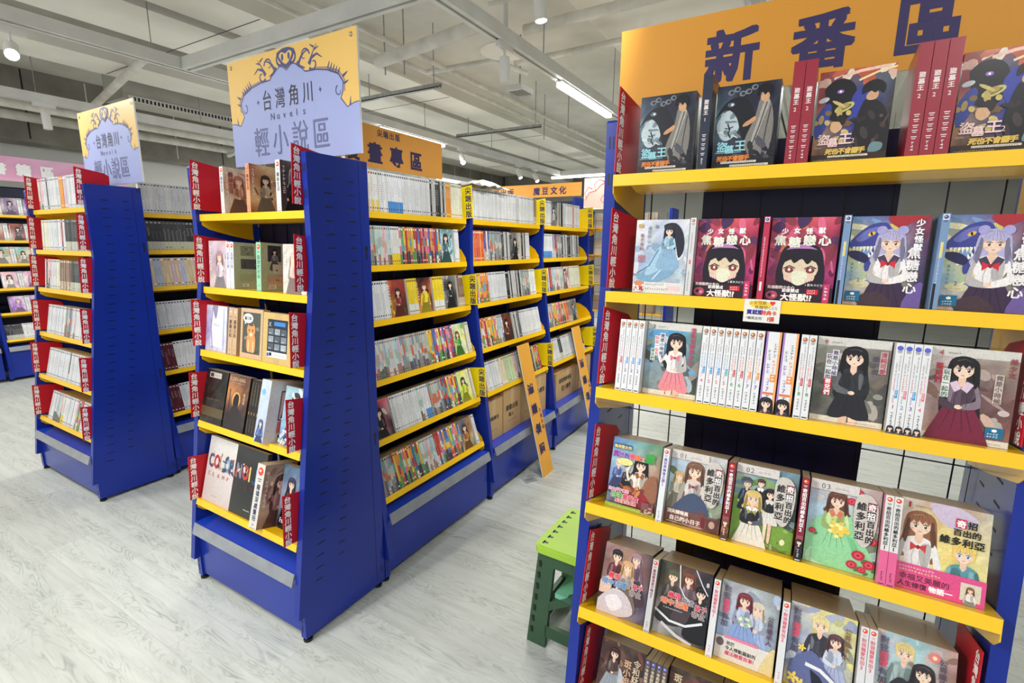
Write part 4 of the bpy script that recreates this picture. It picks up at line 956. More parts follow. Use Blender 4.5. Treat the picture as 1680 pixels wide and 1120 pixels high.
AV, AG = c_raven(), c_gold()
navy = rgb(40, 46, 66); dred = rgb(150, 40, 56)
stackR(0, 1.156, AV, 'dark raven-and-coat novel at the left end of the top shelf', spine=navy)
spineR(0, 1.306, sp_red(.021, navy, '1'), 'dark navy spine standing between the two raven covers', navy, off=-.0 + .002)
stackR(0, 1.334, AV, 'dark raven-and-coat novel second from the left on the top shelf', spine=navy)
for x, lb in ((1.487, 'left of the pair of red spines'), (1.5095, 'right of the pair of red spines')): spineR(0, x, sp_red(.0215, dred, '2'), lb + ' on the top shelf', dred)
stackR(0, 1.5365, AG, 'red, blue and gold novel cover between the red spine groups', spine=dred)
for x, lb in ((1.695, 'left'), (1.7175, 'middle'), (1.74, 'right')): spineR(0, x, sp_red(.0215, dred, '2'), lb + ' one of the three red spines on the top shelf', dred)
stackR(0, 1.768, AG, 'red, blue and gold novel cover at the right end of the top shelf', spine=dred)

AP, AD = c_pink(), c_dragon(); pk = rgb(200, 70, 110)
stackR(1, 1.165, c_bluegirl(), 'pale blue cover with a dark-haired woman in a blue dress', spine=rgb(220, 222, 226))
spineR(1, 1.3035, sp_plain(.0125, H, rgb(214, 214, 216), [('t', .35, .1, .05, rgb(90, 90, 110)), ('b', .3, .075, .01, rgb(220, 120, 130)), ('t', .3, .01, .05, BLK)], (rgb(170, 110, 70), rgb(230, 228, 226))), 'white spine right of the pale blue cover', rgb(214, 214, 216))
stackR(1, 1.318, AP, 'crimson manga with a dark-haired face, left copy', 'manga_volume', spine=pk)
sp1 = sp_plain(.012, H, rgb(190, 50, 80), [('t', .25, .05, .09, WHT), ('b', 0.3, .02, .02, rgb(230, 230, 230))], (rgb(60, 90, 160), rgb(230, 228, 230)))
sp2 = sp_plain(.0125, H, rgb(120, 150, 190), [('b', .3, .1, .03, rgb(230, 210, 110)), ('t', .25, .03, .1, rgb(230, 230, 240)), ('b', .1, 0, .05, rgb(30, 30, 40))], (rgb(60, 70, 150), rgb(230, 228, 230)))
spineR(1, 1.4615, sp1, 'thin crimson spine between the two crimson manga covers', rgb(190, 50, 80), 'manga_volume')
stackR(1, 1.476, AP, 'crimson manga with a dark-haired face, right copy', 'manga_volume', spine=pk)
spineR(1, 1.6115, sp2, 'blue spine between the crimson and the left dragon cover', rgb(120, 150, 190), 'manga_volume')
stackR(1, 1.627, AD, 'blue dragon and lavender-haired girl manga, left copy', 'manga_volume', spine=rgb(120, 130, 180))
spineR(1, 1.7685, sp2, 'blue spine between the two dragon covers', rgb(120, 150, 190), 'manga_volume')
stackR(1, 1.785, AD, 'blue dragon and lavender-haired girl manga, right copy', 'manga_volume', spine=rgb(120, 130, 180))

BL, TL_, OR, RD, GN, PU, PKc = rgb(50, 150, 220), rgb(50, 170, 180), rgb(236, 140, 50), rgb(206, 50, 60), rgb(60, 160, 90), rgb(130, 90, 190), rgb(230, 110, 140)
wh = rgb(226, 226, 228)
S3 = [(1.154, '1', PKc, RD, PU), (1.170, '2', PU, BL, OR), (1.186, '2', PU, BL, OR), (1.202, '2', PU, BL, OR)]
for k, (x, n, nc, a_, b_) in enumerate(S3): spineR(2, x, sp_brother(.0145, n, nc, a_, b_), ordn(k + 1) + ' white spine from the left end of the third shelf', wh)
stackR(2, 1.2185, c_swim(), 'cover of a waving black-haired girl by the sea, numbered 3', spine=wh)
S3b = [('4', PKc, BL, BL), ('5', PKc, BL, BL), ('5', PKc, BL, BL), ('5', PKc, TL_, BL), ('6', GN, RD, RD), ('6', GN, RD, RD), ('7', PU, OR, OR), ('7', PU, OR, OR)]
for k, (n, nc, a_, b_) in enumerate(S3b): spineR(2, 1.3565 + k * .0167, sp_brother(.0152, n, nc, a_, b_), ordn(k + 1) + ' white spine right of the seaside cover', wh)
for k, x in enumerate((1.4925, 1.5255)): spineR(2, x, sp_brother(.030, '7', PU, OR, PU, True), ('left' if k == 0 else 'right') + ' thick special-edition box with purple and orange edges', rgb(220, 190, 170))
for k, x in enumerate((1.5605, 1.5755)): spineR(2, x, sp_brother(.014, '8', GN, RD, RD), ('left' if k == 0 else 'right') + ' white spine numbered 8 beside the grey black-coat cover', wh)
stackR(2, 1.5925, c_black(), 'grey cover of a girl in a black coat, numbered 9', spine=wh)
for k, (n, c_) in enumerate((('1', RD), ('2', TL_), ('3', PU), ('4', PKc))):
    a = sp_brother(.0135, n, c_, PKc if k % 2 else BL, RD); a.ell(.00675, H - .011, .005, .005, rgb(90, 100, 200)); figure(a, .0068, .006, .009, rgb(40, 34, 40), rgb(90, 80, 90), long=.6, simple=True)
    spineR(2, 1.7265 + k * .0143, a, ordn(k + 1) + ' white manga spine left of the purple-jacket cover', wh, 'manga_volume')
stackR(2, 1.787, c_haori(), 'brown cover of a black-haired girl in a purple jacket', 'manga_volume', spine=wh, copies=3)

mar = rgb(130, 34, 48)
stackR(3, 1.149, c_food(), 'colourful cooking-adventure cover at the left of the fourth shelf', copies=5, spine=rgb(180, 180, 190))
spineR(3, 1.2895, sp_title(.0145, rgb(224, 226, 228), '異世界美食之旅', rgb(110, 80, 170), '1', sz=.0085), 'white spine beside the cooking-adventure cover', rgb(200, 205, 210))
stackR(3, 1.3055, c_vict('01', e01, [[rgb(196, 206, 214), rgb(214, 216, 220), rgb(190, 190, 190)], [rgb(170, 200, 226), rgb(190, 200, 206), rgb(206, 206, 200)], [rgb(150, 180, 150), rgb(110, 140, 100), rgb(160, 170, 150)], [rgb(110, 130, 90)] * 3]), 'cover numbered 01 of a brown-haired woman with a brown band', copies=4, spine=mar)
spineR(3, 1.4425, sp_title(.0155, mar, '奇招百出的維多利亞', WHT, '1', pic=(rgb(120, 80, 60), rgb(150, 90, 60)), low=(rgb(190, 110, 60), .045), sz=.0092), 'maroon spine numbered 1 on the fourth shelf', mar)
stackR(3, 1.4595, c_vict('02', e02, [[rgb(206, 204, 200), rgb(110, 150, 170), rgb(120, 150, 156)], [rgb(150, 180, 120), rgb(140, 170, 190), rgb(90, 120, 130)], [rgb(120, 160, 70), rgb(90, 130, 70), rgb(60, 80, 80)], [rgb(150, 170, 90), rgb(120, 140, 60), rgb(90, 90, 70)]]), 'cover numbered 02 with four people in black jackets', copies=4, spine=mar)
spineR(3, 1.5955, sp_title(.0145, mar, '奇招百出的維多利亞', WHT, '2', pic=(rgb(40, 30, 34), rgb(40, 40, 50)), sz=.0092), 'maroon spine numbered 2', mar)
stackR(3, 1.6135, c_vict('03', e03, [[rgb(196, 186, 180), rgb(206, 200, 196), rgb(190, 170, 166)], [rgb(170, 200, 226), rgb(190, 216, 226), rgb(180, 170, 160)], [rgb(180, 214, 200), rgb(160, 206, 180), rgb(110, 120, 90)], [rgb(190, 206, 190), rgb(150, 190, 150), rgb(130, 60, 60)]]), 'cover numbered 03 of a woman in a green gown with roses', copies=4, spine=mar)
for k in range(2): spineR(3, 1.7465 + k * .015, sp_title(.0142, rgb(226, 224, 222), '奇招百出的維多利亞', BLK, '1', low=(rgb(230, 100, 150), .07), sz=.0085), ('left' if k == 0 else 'right') + ' white spine with a pink foot', rgb(226, 150, 170), 'manga_volume')
stackR(3, 1.7775, c_vpink(), 'manga with a bright pink band at the right of the fourth shelf', 'manga_volume', copies=5, spine=rgb(226, 190, 196))

stackR(4, 1.144, c_prince(0), 'brownish group cover at the left of the fifth shelf', copies=6, spine=rgb(120, 110, 110))
spineR(4, 1.2825, sp_title(.0150, rgb(200, 200, 202), '最強廢渣皇子暗中', rgb(150, 60, 80), '7', sz=.008), 'white spine beside the brownish group cover', rgb(130, 126, 120))
stackR(4, 1.299, c_prince(1), 'dark group cover numbered 8 with silver swirls', copies=6, spine=rgb(90, 90, 90))
spineR(4, 1.4365, sp_title(.0150, rgb(222, 222, 226), '對我寵愛有加', rgb(220, 100, 120), '1', sz=.009), 'white spine left of the couple cover with red-haired woman', rgb(190, 190, 196))
stackR(4, 1.453, c_love(1), 'pale couple cover with a red-haired woman in a blue gown', copies=8, spine=rgb(130, 124, 116))
spineR(4, 1.5885, sp_title(.0150, rgb(222, 222, 226), '對我寵愛有加', rgb(220, 100, 120), '2', sz=.009), 'white spine left of the yellow-flower couple cover', rgb(190, 190, 196))
stackR(4, 1.606, c_love(2), 'yellow and blue couple cover with yellow flowers', copies=9, spine=rgb(130, 124, 116))
for k in range(2): spineR(4, 1.7405 + k * .0155, sp_title(.0145, rgb(222, 222, 226), '對我寵愛有加', rgb(220, 110, 120), '3', sz=.009), ('left' if k == 0 else 'right') + ' white spine beside the black-suited couple cover', rgb(190, 190, 196))
stackR(4, 1.773, c_love(3), 'couple cover with black suits and coral flowers', copies=10, spine=rgb(130, 124, 116))

dk = rgb(70, 56, 50)
stackR(5, 1.146, c_dark(0), 'dark brown cover with a long-haired figure on the lowest shelf', copies=5, spine=dk)
for k in range(4): spineR(5, 1.2805 + k * .0155, sp_title(.0145, rgb(90, 80, 80), '令和妖神斑小姐', rgb(226, 210, 180), str(k + 1), sz=.009, logo=rgb(90, 100, 200)), ordn(k + 1) + ' dark spine from the left on the lowest shelf', dk, 'manga_volume')
stackR(5, 1.344, c_dark(1), 'dark brown cover with a round-haloed figure on the lowest shelf', copies=5, spine=dk)
for k in range(2): spineR(5, 1.4775 + k * .0155, sp_title(.0145, rgb(200, 60, 70), '令和妖神', WHT, str(k + 1), sz=.009), ('left' if k == 0 else 'right') + ' red spine on the lowest shelf', rgb(120, 40, 50), 'manga_volume')
stackR(5, 1.511, c_misc(91, [rgb(80, 40, 40), rgb(50, 36, 40), rgb(120, 70, 60)], rgb(40, 26, 30), rgb(110, 50, 50)), 'dark red cover right of the red spines on the lowest shelf', copies=5, spine=dk)
stackR(5, 1.646, c_misc(92, [rgb(90, 80, 90), rgb(60, 50, 60), rgb(120, 100, 90)], rgb(60, 40, 36), rgb(80, 80, 110)), 'grey-violet cover on the lowest shelf', copies=5, spine=dk)
stackR(5, 1.781, c_misc(93, [rgb(90, 60, 50), rgb(60, 44, 40), rgb(130, 90, 70)], rgb(40, 30, 30), rgb(60, 50, 50)), 'brown cover at the right end of the lowest shelf', copies=5, spine=dk)

# ------------------------------------------------------------------ flag cards
CARDS = {}
def card_mesh(kind):
    if kind in CARDS: return CARDS[kind]
    red = kind == 'red'; base = rgb(196, 24, 44) if red else rgb(252, 226, 10); tcx = WHT if red else rgb(40, 40, 90); h = .205 if red else .178; w = .165; n = '台灣角川輕小說' if red else '尖端出版'
    mb = MB(); mb.prism([(0, 0), (w, 0), (w, h * .86), (w * .85, h * .93), (0, h)], -.0012, .0012, 'x', 'board', s2l(base))
    sz = h / len(n) * (.93 if red else .9)
    for left in (0, 1):
        a = Art(w, h)
        for i, ch in enumerate(n): a.text(ch, (.006 if not left else w - .006 - sz * 1.06) , h - .006 - (i + 1) * sz * 1.04 + sz * .04, sz, tcx, bold=.045, sx=1.06)
        if left: a.emit(mb, (-.0012, w, 0), (0, -1, 0), (0, 0, 1), 'board')
        else: a.emit(mb, (.0012, 0, 0), (0, 1, 0), (0, 0, 1), 'board')
    CARDS[kind] = mb.mesh('flag_card'); return CARDS[kind]


def card(unit, i, x, kind, label, out=.045, dz=.008, tilt=3, yaw=0):
    z, d, a = unit.sh[i]
    M4 = unit.M @ Matrix.Translation((x, -d - out, z + dz)) @ Matrix.Rotation(R(-tilt), 4, 'X') @ Matrix.Rotation(R(-yaw), 4, 'Z')
    put('shelf_card', card_mesh(kind), M4, label, 'sign', 'red shelf cards' if kind == 'red' else 'yellow shelf cards')


rows = ['top', 'second', 'third', 'fourth', 'fifth', 'lowest']
for i in range(6):
    card(endR, i, .036, 'red', 'red flag card at the left end of the %s shelf of the nearest display' % rows[i], out=.0, tilt=[4, 4, 8, 12, 16, 18][i], yaw=[5, 12, 9, 5, 3, 3][i])
for i in (2, 4): card(endR, i, .905 - .042, 'red', 'red flag card at the right end of the %s shelf of the nearest display' % rows[i], out=-.02, tilt=8)
for i in range(5):
    card(endB, i, .037, 'red', 'red flag card at the left end of the %s shelf of the middle end-cap' % rows[i], out=.03, dz=.02 if i < 4 else .0)
    card(endB, i, .775 - .034, 'red', 'red flag card at the right end of the %s shelf of the middle end-cap' % rows[i], out=.055, dz=.02)
for i in range(6):
    card(endA, i, .037, 'red', 'red flag card at the left end of the %s shelf of the left end-cap' % rows[i], out=.03, dz=.01)
    card(endA, i, .866, 'red', 'red flag card at the right end of the %s shelf of the left end-cap' % rows[i], out=.055, dz=.01)
for k, bn in enumerate(('nearest', 'second', 'far')):
    for i in (0, 2, 4):
        card(runs[k], i, .9 - .036, 'yellow', 'yellow flag card at the %s shelf of the %s comics bay' % (rows[i], bn), out=.05, dz=.004)

# ------------------------------------------------------------------ books on the middle end-cap (local x = world x + 0.775)
def spE(i, x, w, art, cover, label, side, name='novel', d=.128, off=.006, h=None, unit=endB):
    me = book_mesh(w, d, (art or cover).h, front=art, right=cover, side=side, frontc=side)
    put(name, me, unit.mat(i, x, off), label, 'book')


def faE(i, x, art, label, name='novel', t=.02, off=.02, side=(.85, .85, .85), unit=endB, copies=0):
    put(name, book_mesh(art.w, t, art.h, front=art, side=side), unit.mat(i, x, off), label, 'book')
    for k in range(copies): put(name, book_mesh(art.w, t, art.h, side=mixc(side, (0, 0, 0), .2)), unit.mat(i, x, off + (t + .0006) * (k + 1)), ordn(k + 1) + ' copy behind the ' + label, 'book', 'copies behind the ' + label)


def cov(seed, pal, hair, top, title=None, tc_=WHT, w=.128, h=.188): return c_misc(seed, pal, hair, top, title, tc_, w, h)

def c_sheet(base, boxes, w=.128, h=.195, seed=0):
    a = Art(w, h, base); a.bg([[base, mixc(base, (1, 1, 1), .15)], [mixc(base, (0, 0, 0), .08), base]], 4, 6, .02, seed)
    for i, (x, y, bw, bh, c) in enumerate(boxes):
        a.rect(x, y, bw, bh, c); strokes(a, [c, mixc(c, (1, 1, 1), .4), mixc(c, (0, 0, 0), .4)], 6, seed + i, .5, (x + .008, y + .006, x + bw - .008, y + bh - .006)); figure(a, x + bw * .5, y + bh * .5, bh * .26, mixc(c, (0, 0, 0), .6), mixc(c, (1, 1, 1), .4), long=.6, simple=True) if bh > .05 else None
    for k in range(5): a.tiny(w * .2, .035 + k * .006, w * .6, .0035, mixc(base, (0, 0, 0), .6), seed=k)
    a.rect(w * .25, .01, w * .25, .014, WHT)
    for k in range(9): a.rect(w * .26 + k * .003, .011, .0016, .012, BLK, False)
    return a


c1 = cov(101, [rgb(216, 196, 176), rgb(206, 150, 120), rgb(226, 214, 200)], rgb(190, 120, 90), rgb(200, 150, 120)); c1.text('義妹生活', .02, .15, .022, rgb(150, 60, 50), vert=True, bold=.03)
spE(0, .195, .024, sp_title(.024, rgb(222, 220, 216), '義妹生活', rgb(120, 110, 150), h=.188), c1, 'cream novel with a peach square, leftmost of three on the top shelf', rgb(210, 190, 170))
spE(0, .375, .024, sp_title(.024, rgb(216, 150, 110), '義妹生活', rgb(120, 60, 40), h=.188), cov(102, [rgb(150, 90, 60), rgb(196, 130, 90), rgb(230, 200, 150)], rgb(60, 36, 30), rgb(190, 170, 150)), 'brown and orange novel, middle of three on the top shelf', rgb(190, 130, 100))
spE(0, .565, .027, sp_title(.027, rgb(222, 222, 220), '義妹生活', rgb(90, 90, 90), h=.188), cov(103, [rgb(90, 88, 86), rgb(130, 126, 120), rgb(60, 60, 64)], rgb(200, 196, 190), rgb(50, 50, 56)), 'grey novel, rightmost of three on the top shelf', rgb(150, 150, 148))
faE(1, .05, cov(104, [rgb(214, 196, 206), rgb(190, 166, 190), rgb(200, 180, 170)], rgb(190, 150, 150), rgb(226, 214, 226), w=.14, h=.2), 'pale violet cover at the left of the second shelf', side=(.8, .8, .82))
for k in range(2): spE(1, .205 + k * .028, .026, sp_title(.026, rgb(226, 226, 232), '恋愛小説', rgb(150, 150, 190), h=.195), c_sheet(rgb(186, 190, 160), [(.03, .14, .06, .042, rgb(140, 140, 120)), (.03, .085, .075, .042, rgb(90, 84, 90))], seed=5 + k), ('first' if k == 0 else 'second') + ' white spine of the pair beside the violet cover', rgb(196, 200, 176))
spE(1, .415, .03, sp_title(.03, rgb(150, 206, 170), '自分だけの', rgb(90, 80, 90), h=.195), c_sheet(rgb(180, 186, 150), [(.03, .12, .06, .065, rgb(60, 56, 66)), (.05, .07, .05, .04, rgb(200, 190, 170)), (.03, .02, .075, .045, rgb(206, 170, 140))], seed=9), 'mint-green spined novel on the second shelf', rgb(150, 200, 165))
faE(1, .565, cov(108, [rgb(216, 206, 200), rgb(230, 220, 206), rgb(190, 186, 176)], rgb(220, 196, 180), rgb(210, 190, 180), w=.14, h=.19), 'pale cream illustrated cover at the right of the second shelf', side=(.8, .78, .74))
a = Art(.16, .2); a.bg([[rgb(200, 200, 226), rgb(226, 228, 240)], [rgb(150, 150, 206), rgb(220, 222, 236)], [rgb(190, 190, 220), rgb(206, 206, 226)]], seed=2); a.rect(.04, .02, .09, .165, rgb(232, 234, 240)); a.stroke([(.05, .19), (.04, .1), (.055, .01)], .006, rgb(120, 110, 190)); a.blob([(.05, .2), (.075, .14), (.09, .2)], rgb(150, 146, 170)); a.tiny(.06, .11, .05, .012, rgb(150, 150, 190)); a.rect(.135, .01, .004, .18, rgb(140, 140, 196))
faE(2, .035, a, 'clear plastic boxed set with pale lavender design', 'boxed_set', t=.035, side=(.8, .8, .88))
tan = rgb(206, 172, 136)
for k in range(2): spE(2, .232 + k * .032, .030, sp_title(.03, tan, '貓貓日和', rgb(90, 60, 40), logo=tan, h=.2), None, ('left' if k == 0 else 'right') + ' tan slipcase spine beside the cat picture', tan, 'boxed_set')
a = Art(.15, .205); a.rect(0, 0, .15, .205, tan); a.bg([[tan] * 2] * 2, 2, 2, .01); a.rect(.015, .02, .12, .17, rgb(80, 84, 74)); strokes(a, [rgb(110, 90, 60), rgb(60, 70, 60), rgb(150, 140, 120)], 16, 5, 1.2, (.018, .024, .13, .185))
og = rgb(216, 150, 90); a.blob([(.05, .03), (.045, .07), (.055, .1), (.095, .1), (.105, .07), (.1, .03), (.08, .026)], og); a.blob([(.05, .1), (.046, .125), (.056, .142), (.062, .135), (.086, .135), (.092, .142), (.102, .125), (.098, .1), (.074, .088)], og); a.blob([(.064, .1), (.074, .108), (.084, .1), (.074, .09)], rgb(244, 226, 206))
for q in (-1, 1): a.ell(.074 + q * .012, .117, .004, .004, rgb(60, 60, 40)); a.blob([(.074 + q * .012, .03), (.074 + q * .02, .03), (.074 + q * .02, .07), (.074 + q * .01, .07)], rgb(236, 190, 140))
a.poly([(.071, .108), (.077, .108), (.074, .104)], rgb(150, 80, 70)); a.ell(.052, .165, .034, .02, WHT); a.poly([(.03, .15), (.04, .147), (.03, .138)], WHT); a.text('貓日和', .028, .158, .016, BLK, bold=.06)
faE(2, .31, a, 'framed ginger cat picture box with a white speech bubble', 'boxed_set', t=.03, off=.012, side=tan)
a = Art(.18, .2); a.rect(0, 0, .18, .2, rgb(206, 176, 110)); a.rect(.07, 0, .04, .2, rgb(196, 166, 110)); a.rect(.03, .045, .125, .13, rgb(36, 42, 52)); a.text('X', .035, .145, .025, rgb(200, 210, 220)); a.rect(.07, .15, .07, .016, rgb(60, 130, 200))
for i in range(3):
    for j in range(3): a.rect(.036 + i * .04, .055 + j * .03, .033, .024, mixc(rgb(80, 90, 100), rgb(190, 200, 210), ((i * 2 + j * 3) % 5) / 5)); a.tiny(.038 + i * .04, .057 + j * .03, .02, .006, WHT)
a.rect(.03, .025, .125, .022, rgb(226, 226, 224)); a.rect(.045, .03, .016, .013, BLK); a.tiny(.07, .032, .07, .006, rgb(60, 60, 120)); a.ell(.037, .034, .007, .008, rgb(40, 90, 180))
faE(2, .475, a, 'brown carton with a black product sheet on its front', 'boxed_set', t=.05, off=.004, side=rgb(190, 160, 100))
a = Art(.17, .235); a.bg([[rgb(26, 26, 28), rgb(34, 32, 30)], [rgb(20, 20, 22), rgb(40, 36, 30)], [rgb(70, 60, 40), rgb(30, 28, 26)]], seed=8); a.rect(.03, .2, .09, .024, rgb(190, 186, 176)); a.rect(.035, .203, .025, .017, rgb(60, 60, 60)); a.tiny(.065, .208, .045, .006, BLK); a.tiny(.03, .1, .11, .012, rgb(120, 100, 60)); a.rect(0, .03, .17, .04, rgb(90, 76, 50))
faE(3, -.0 + .035, a, 'black shrink-wrapped guide book with a barcode label', 'art_book', t=.045, side=rgb(30, 28, 26), off=.002)
a = Art(.15, .235); a.bg([[rgb(120, 80, 60), rgb(90, 64, 50)], [rgb(210, 140, 80), rgb(110, 70, 50)], [rgb(70, 50, 44), rgb(60, 46, 40)], [rgb(34, 28, 28)] * 2], seed=9); a.text('ELDEN RING', .006, .208, .021, rgb(206, 186, 150), sx=.86); a.tiny(.02, .198, .1, .006, rgb(190, 170, 140))
a.ell(.07, .13, .03, .034, rgb(226, 160, 96)); a.blob([(.055, .1), (.05, .13), (.065, .155), (.085, .15), (.09, .125), (.085, .1)], rgb(30, 24, 24)); a.blob([(.03, .06), (.05, .1), (.09, .1), (.12, .06), (.12, 0), (.02, 0)], rgb(46, 38, 38)); a.stroke([(.02, .17), (.03, .02)], .005, rgb(40, 32, 30)); a.text('黃金樹', .115, .15, .016, rgb(206, 190, 160), vert=True)
faE(3, .215, a, 'brown fantasy guide cover titled ELDEN RING', 'art_book', t=.03, side=rgb(40, 34, 30), off=.002)
for k in range(6): spE(3, .372 + k * .0185, .0178, sp_plain(.0178, .232, rgb(34, 28, 24), [('t', .3, .12, .1, rgb(190, 160, 100)), ('b', .2, .085, .012, rgb(150, 110, 60)), ('t', .3, .01, .06, rgb(170, 140, 90))]), None, ordn(k + 1) + ' black and gold spine beside the fantasy guide', rgb(30, 26, 24), 'art_book', h=.232)
a = Art(.17, .25); a.bg([[rgb(200, 206, 210), rgb(196, 190, 200)], [rgb(206, 200, 206), rgb(190, 200, 214)]], 4, 4, .03); a.rect(.05, .09, .075, .12, rgb(70, 50, 60)); a.rect(.055, .095, .065, .11, rgb(226, 190, 190)); figure(a, .088, .175, .02, rgb(90, 60, 60), rgb(60, 80, 130), rgb(70, 80, 120), long=1); a.rect(.05, .04, .075, .045, rgb(206, 110, 110)); figure(a, .088, .055, .022, rgb(90, 40, 50), rgb(180, 60, 80), long=.7); a.rect(.06, .012, .03, .02, BLK)
s_ = Art(.06, .25); s_.bg([[rgb(206, 214, 220)] * 2, [rgb(170, 190, 220)] * 2], 2, 4, .03); s_.ell(.02, .2, .012, .013, rgb(120, 180, 220)); figure(s_, .03, .065, .024, rgb(110, 110, 150), rgb(90, 110, 170), long=1.2)
me = book_mesh(.06, .17, .25, front=s_, right=a, side=rgb(200, 206, 212)); put('boxed_set', me, endB.mat(3, .46 + .03, -.03), 'large white-blue collector box at the right of the fourth shelf', 'boxed set')
a = Art(.14, .235); a.bg([[rgb(180, 206, 216), rgb(150, 190, 206)], [rgb(170, 206, 230), rgb(120, 170, 210)], [rgb(110, 160, 210)] * 2], seed=4); figure(a, .07, .17, .04, rgb(50, 60, 64), rgb(70, 70, 80), rgb(60, 90, 140), long=.8); figure(a, .09, .09, .03, rgb(60, 60, 70), rgb(226, 226, 230), long=1); strokes(a, [rgb(90, 140, 200), rgb(226, 236, 240)], 20, 3)
put('novel', book_mesh(.14, .02, .235, front=a, side=rgb(180, 196, 206)), endB.mat(3, .562, .03), 'pale blue cover right of the white-blue collector box', 'book')
a = Art(.21, .29); a.bg([[rgb(224, 220, 216)] * 2, [rgb(214, 206, 204)] * 2, [rgb(206, 190, 186)] * 2], 3, 3, .02)
for i, ch in enumerate('COLOR'): a.text(ch, .012 + i * .04, .15, .085, [rgb(90, 90, 110), rgb(190, 60, 60), rgb(190, 150, 120), rgb(120, 160, 190), rgb(60, 80, 110)][i], sx=.62, bold=.06)
for i, ch in enumerate('CLAMP'): a.text(ch, .02 + i * .036, .115, .026, rgb(200, 90, 90))
strokes(a, [rgb(226, 200, 180), rgb(190, 60, 60), rgb(60, 70, 100)], 16, 3, .9, (.01, .15, .2, .22)); a.tiny(.07, .03, .05, .005, rgb(110, 100, 100))
put('art_book', book_mesh(.21, .02, .29, front=a, side=rgb(210, 200, 200)), endB.mat(4, .05, .012), 'large white art book titled COLOR CLAMP on the lowest shelf', 'book')
a = Art(.21, .29); a.bg([[rgb(60, 58, 58)] * 2, [rgb(34, 34, 36)] * 2, [rgb(50, 50, 48)] * 2], 3, 3, .02)
for i, ch in enumerate('NOIR'): a.text(ch, .01 + i * .046, .15, .085, [rgb(130, 130, 150), rgb(190, 60, 60), rgb(220, 200, 120), rgb(70, 140, 200)][i], sx=.62, bold=.06)
for i, ch in enumerate('CLAMP'): a.text(ch, .02 + i * .036, .115, .026, rgb(110, 50, 56))
strokes(a, [rgb(226, 200, 180), rgb(190, 60, 60), rgb(60, 70, 100)], 16, 4, .9, (.01, .15, .2, .22)); a.tiny(.1, .03, .05, .007, WHT)
put('art_book', book_mesh(.21, .02, .29, front=a, side=rgb(60, 50, 50)), endB.mat(4, .262, .012), 'large black art book right of the white COLOR CLAMP one', 'book')
c2 = c_misc(121, [rgb(170, 150, 140), rgb(150, 120, 110), rgb(190, 170, 150)], rgb(90, 60, 60), rgb(150, 110, 110), w=.15, h=.262)
me = book_mesh(.05, .15, .262, front=sp_title(.05, rgb(216, 212, 206), '廢墟深處畫冊', rgb(60, 60, 90), h=.262, sz=.024), right=c2, side=rgb(200, 190, 180)); put('art_book', me, endB.mat(4, .474, -.03), 'thick white-spined art book with a brownish picture on its side', 'book')
a = Art(.15, .262); a.bg([[rgb(90, 120, 150), rgb(110, 140, 170)], [rgb(150, 160, 180), rgb(130, 140, 160)], [rgb(60, 60, 70), rgb(150, 140, 150)]], seed=7); figure(a, .06, .17, .042, rgb(66, 66, 96), rgb(36, 36, 42), long=2); figure(a, .115, .13, .036, rgb(200, 190, 206), rgb(190, 170, 180), long=2); a.text('戀愛', .02, .055, .03, BLK, bold=.06); a.text('Family', .02, .025, .028, rgb(236, 190, 206), bold=.06, sx=.8)
put('art_book', book_mesh(.15, .03, .262, front=a, side=rgb(110, 110, 120)), endB.mat(4, .53, .055), 'blue-grey cover lettered Family beside the end panel', 'book')

# ------------------------------------------------------------------ rows of spines
def spine_art(rg, w, h, style):
    a = Art(w, h); base, pal = style['base'], style['pal']
    b0 = rg.choice(base); b0 = mixc(b0, (rg.random(),) * 3, .04); a.rect(0, 0, w, h, b0)
    lh = rg.uniform(.16, .4) if len(base) > 2 else .29; mh = rg.uniform(.3, .5)
    if style.get('low'): a.rect(0, 0, w, h * lh, rg.choice(style['low']))
    if style.get('mid'): a.rect(0, h * mh, w, h * rg.uniform(.12, .3), rg.choice(style['mid']))
    a.rect(w * .2, h * .91, w * .6, h * .05, rg.choice(pal))
    y = h * rg.uniform(.6, .82); u = w * rg.uniform(.42, .6); c = rg.choice(pal)
    for _ in range(rg.randint(5, 9)):
        a.rect((w - u) / 2, y, u, h * .006, c, False); a.rect((w - u) / 2 + u * rg.uniform(0, .7), y - h * .016, u * .16, h * .03, c, False); y -= h * .05
        if y < h * .14: break
    a.rect(w * .25, h * .07, w * .5, h * .04, rg.choice(pal)); a.rect(w * .3, h * .015, w * .4, h * .012, BLK)
    return a


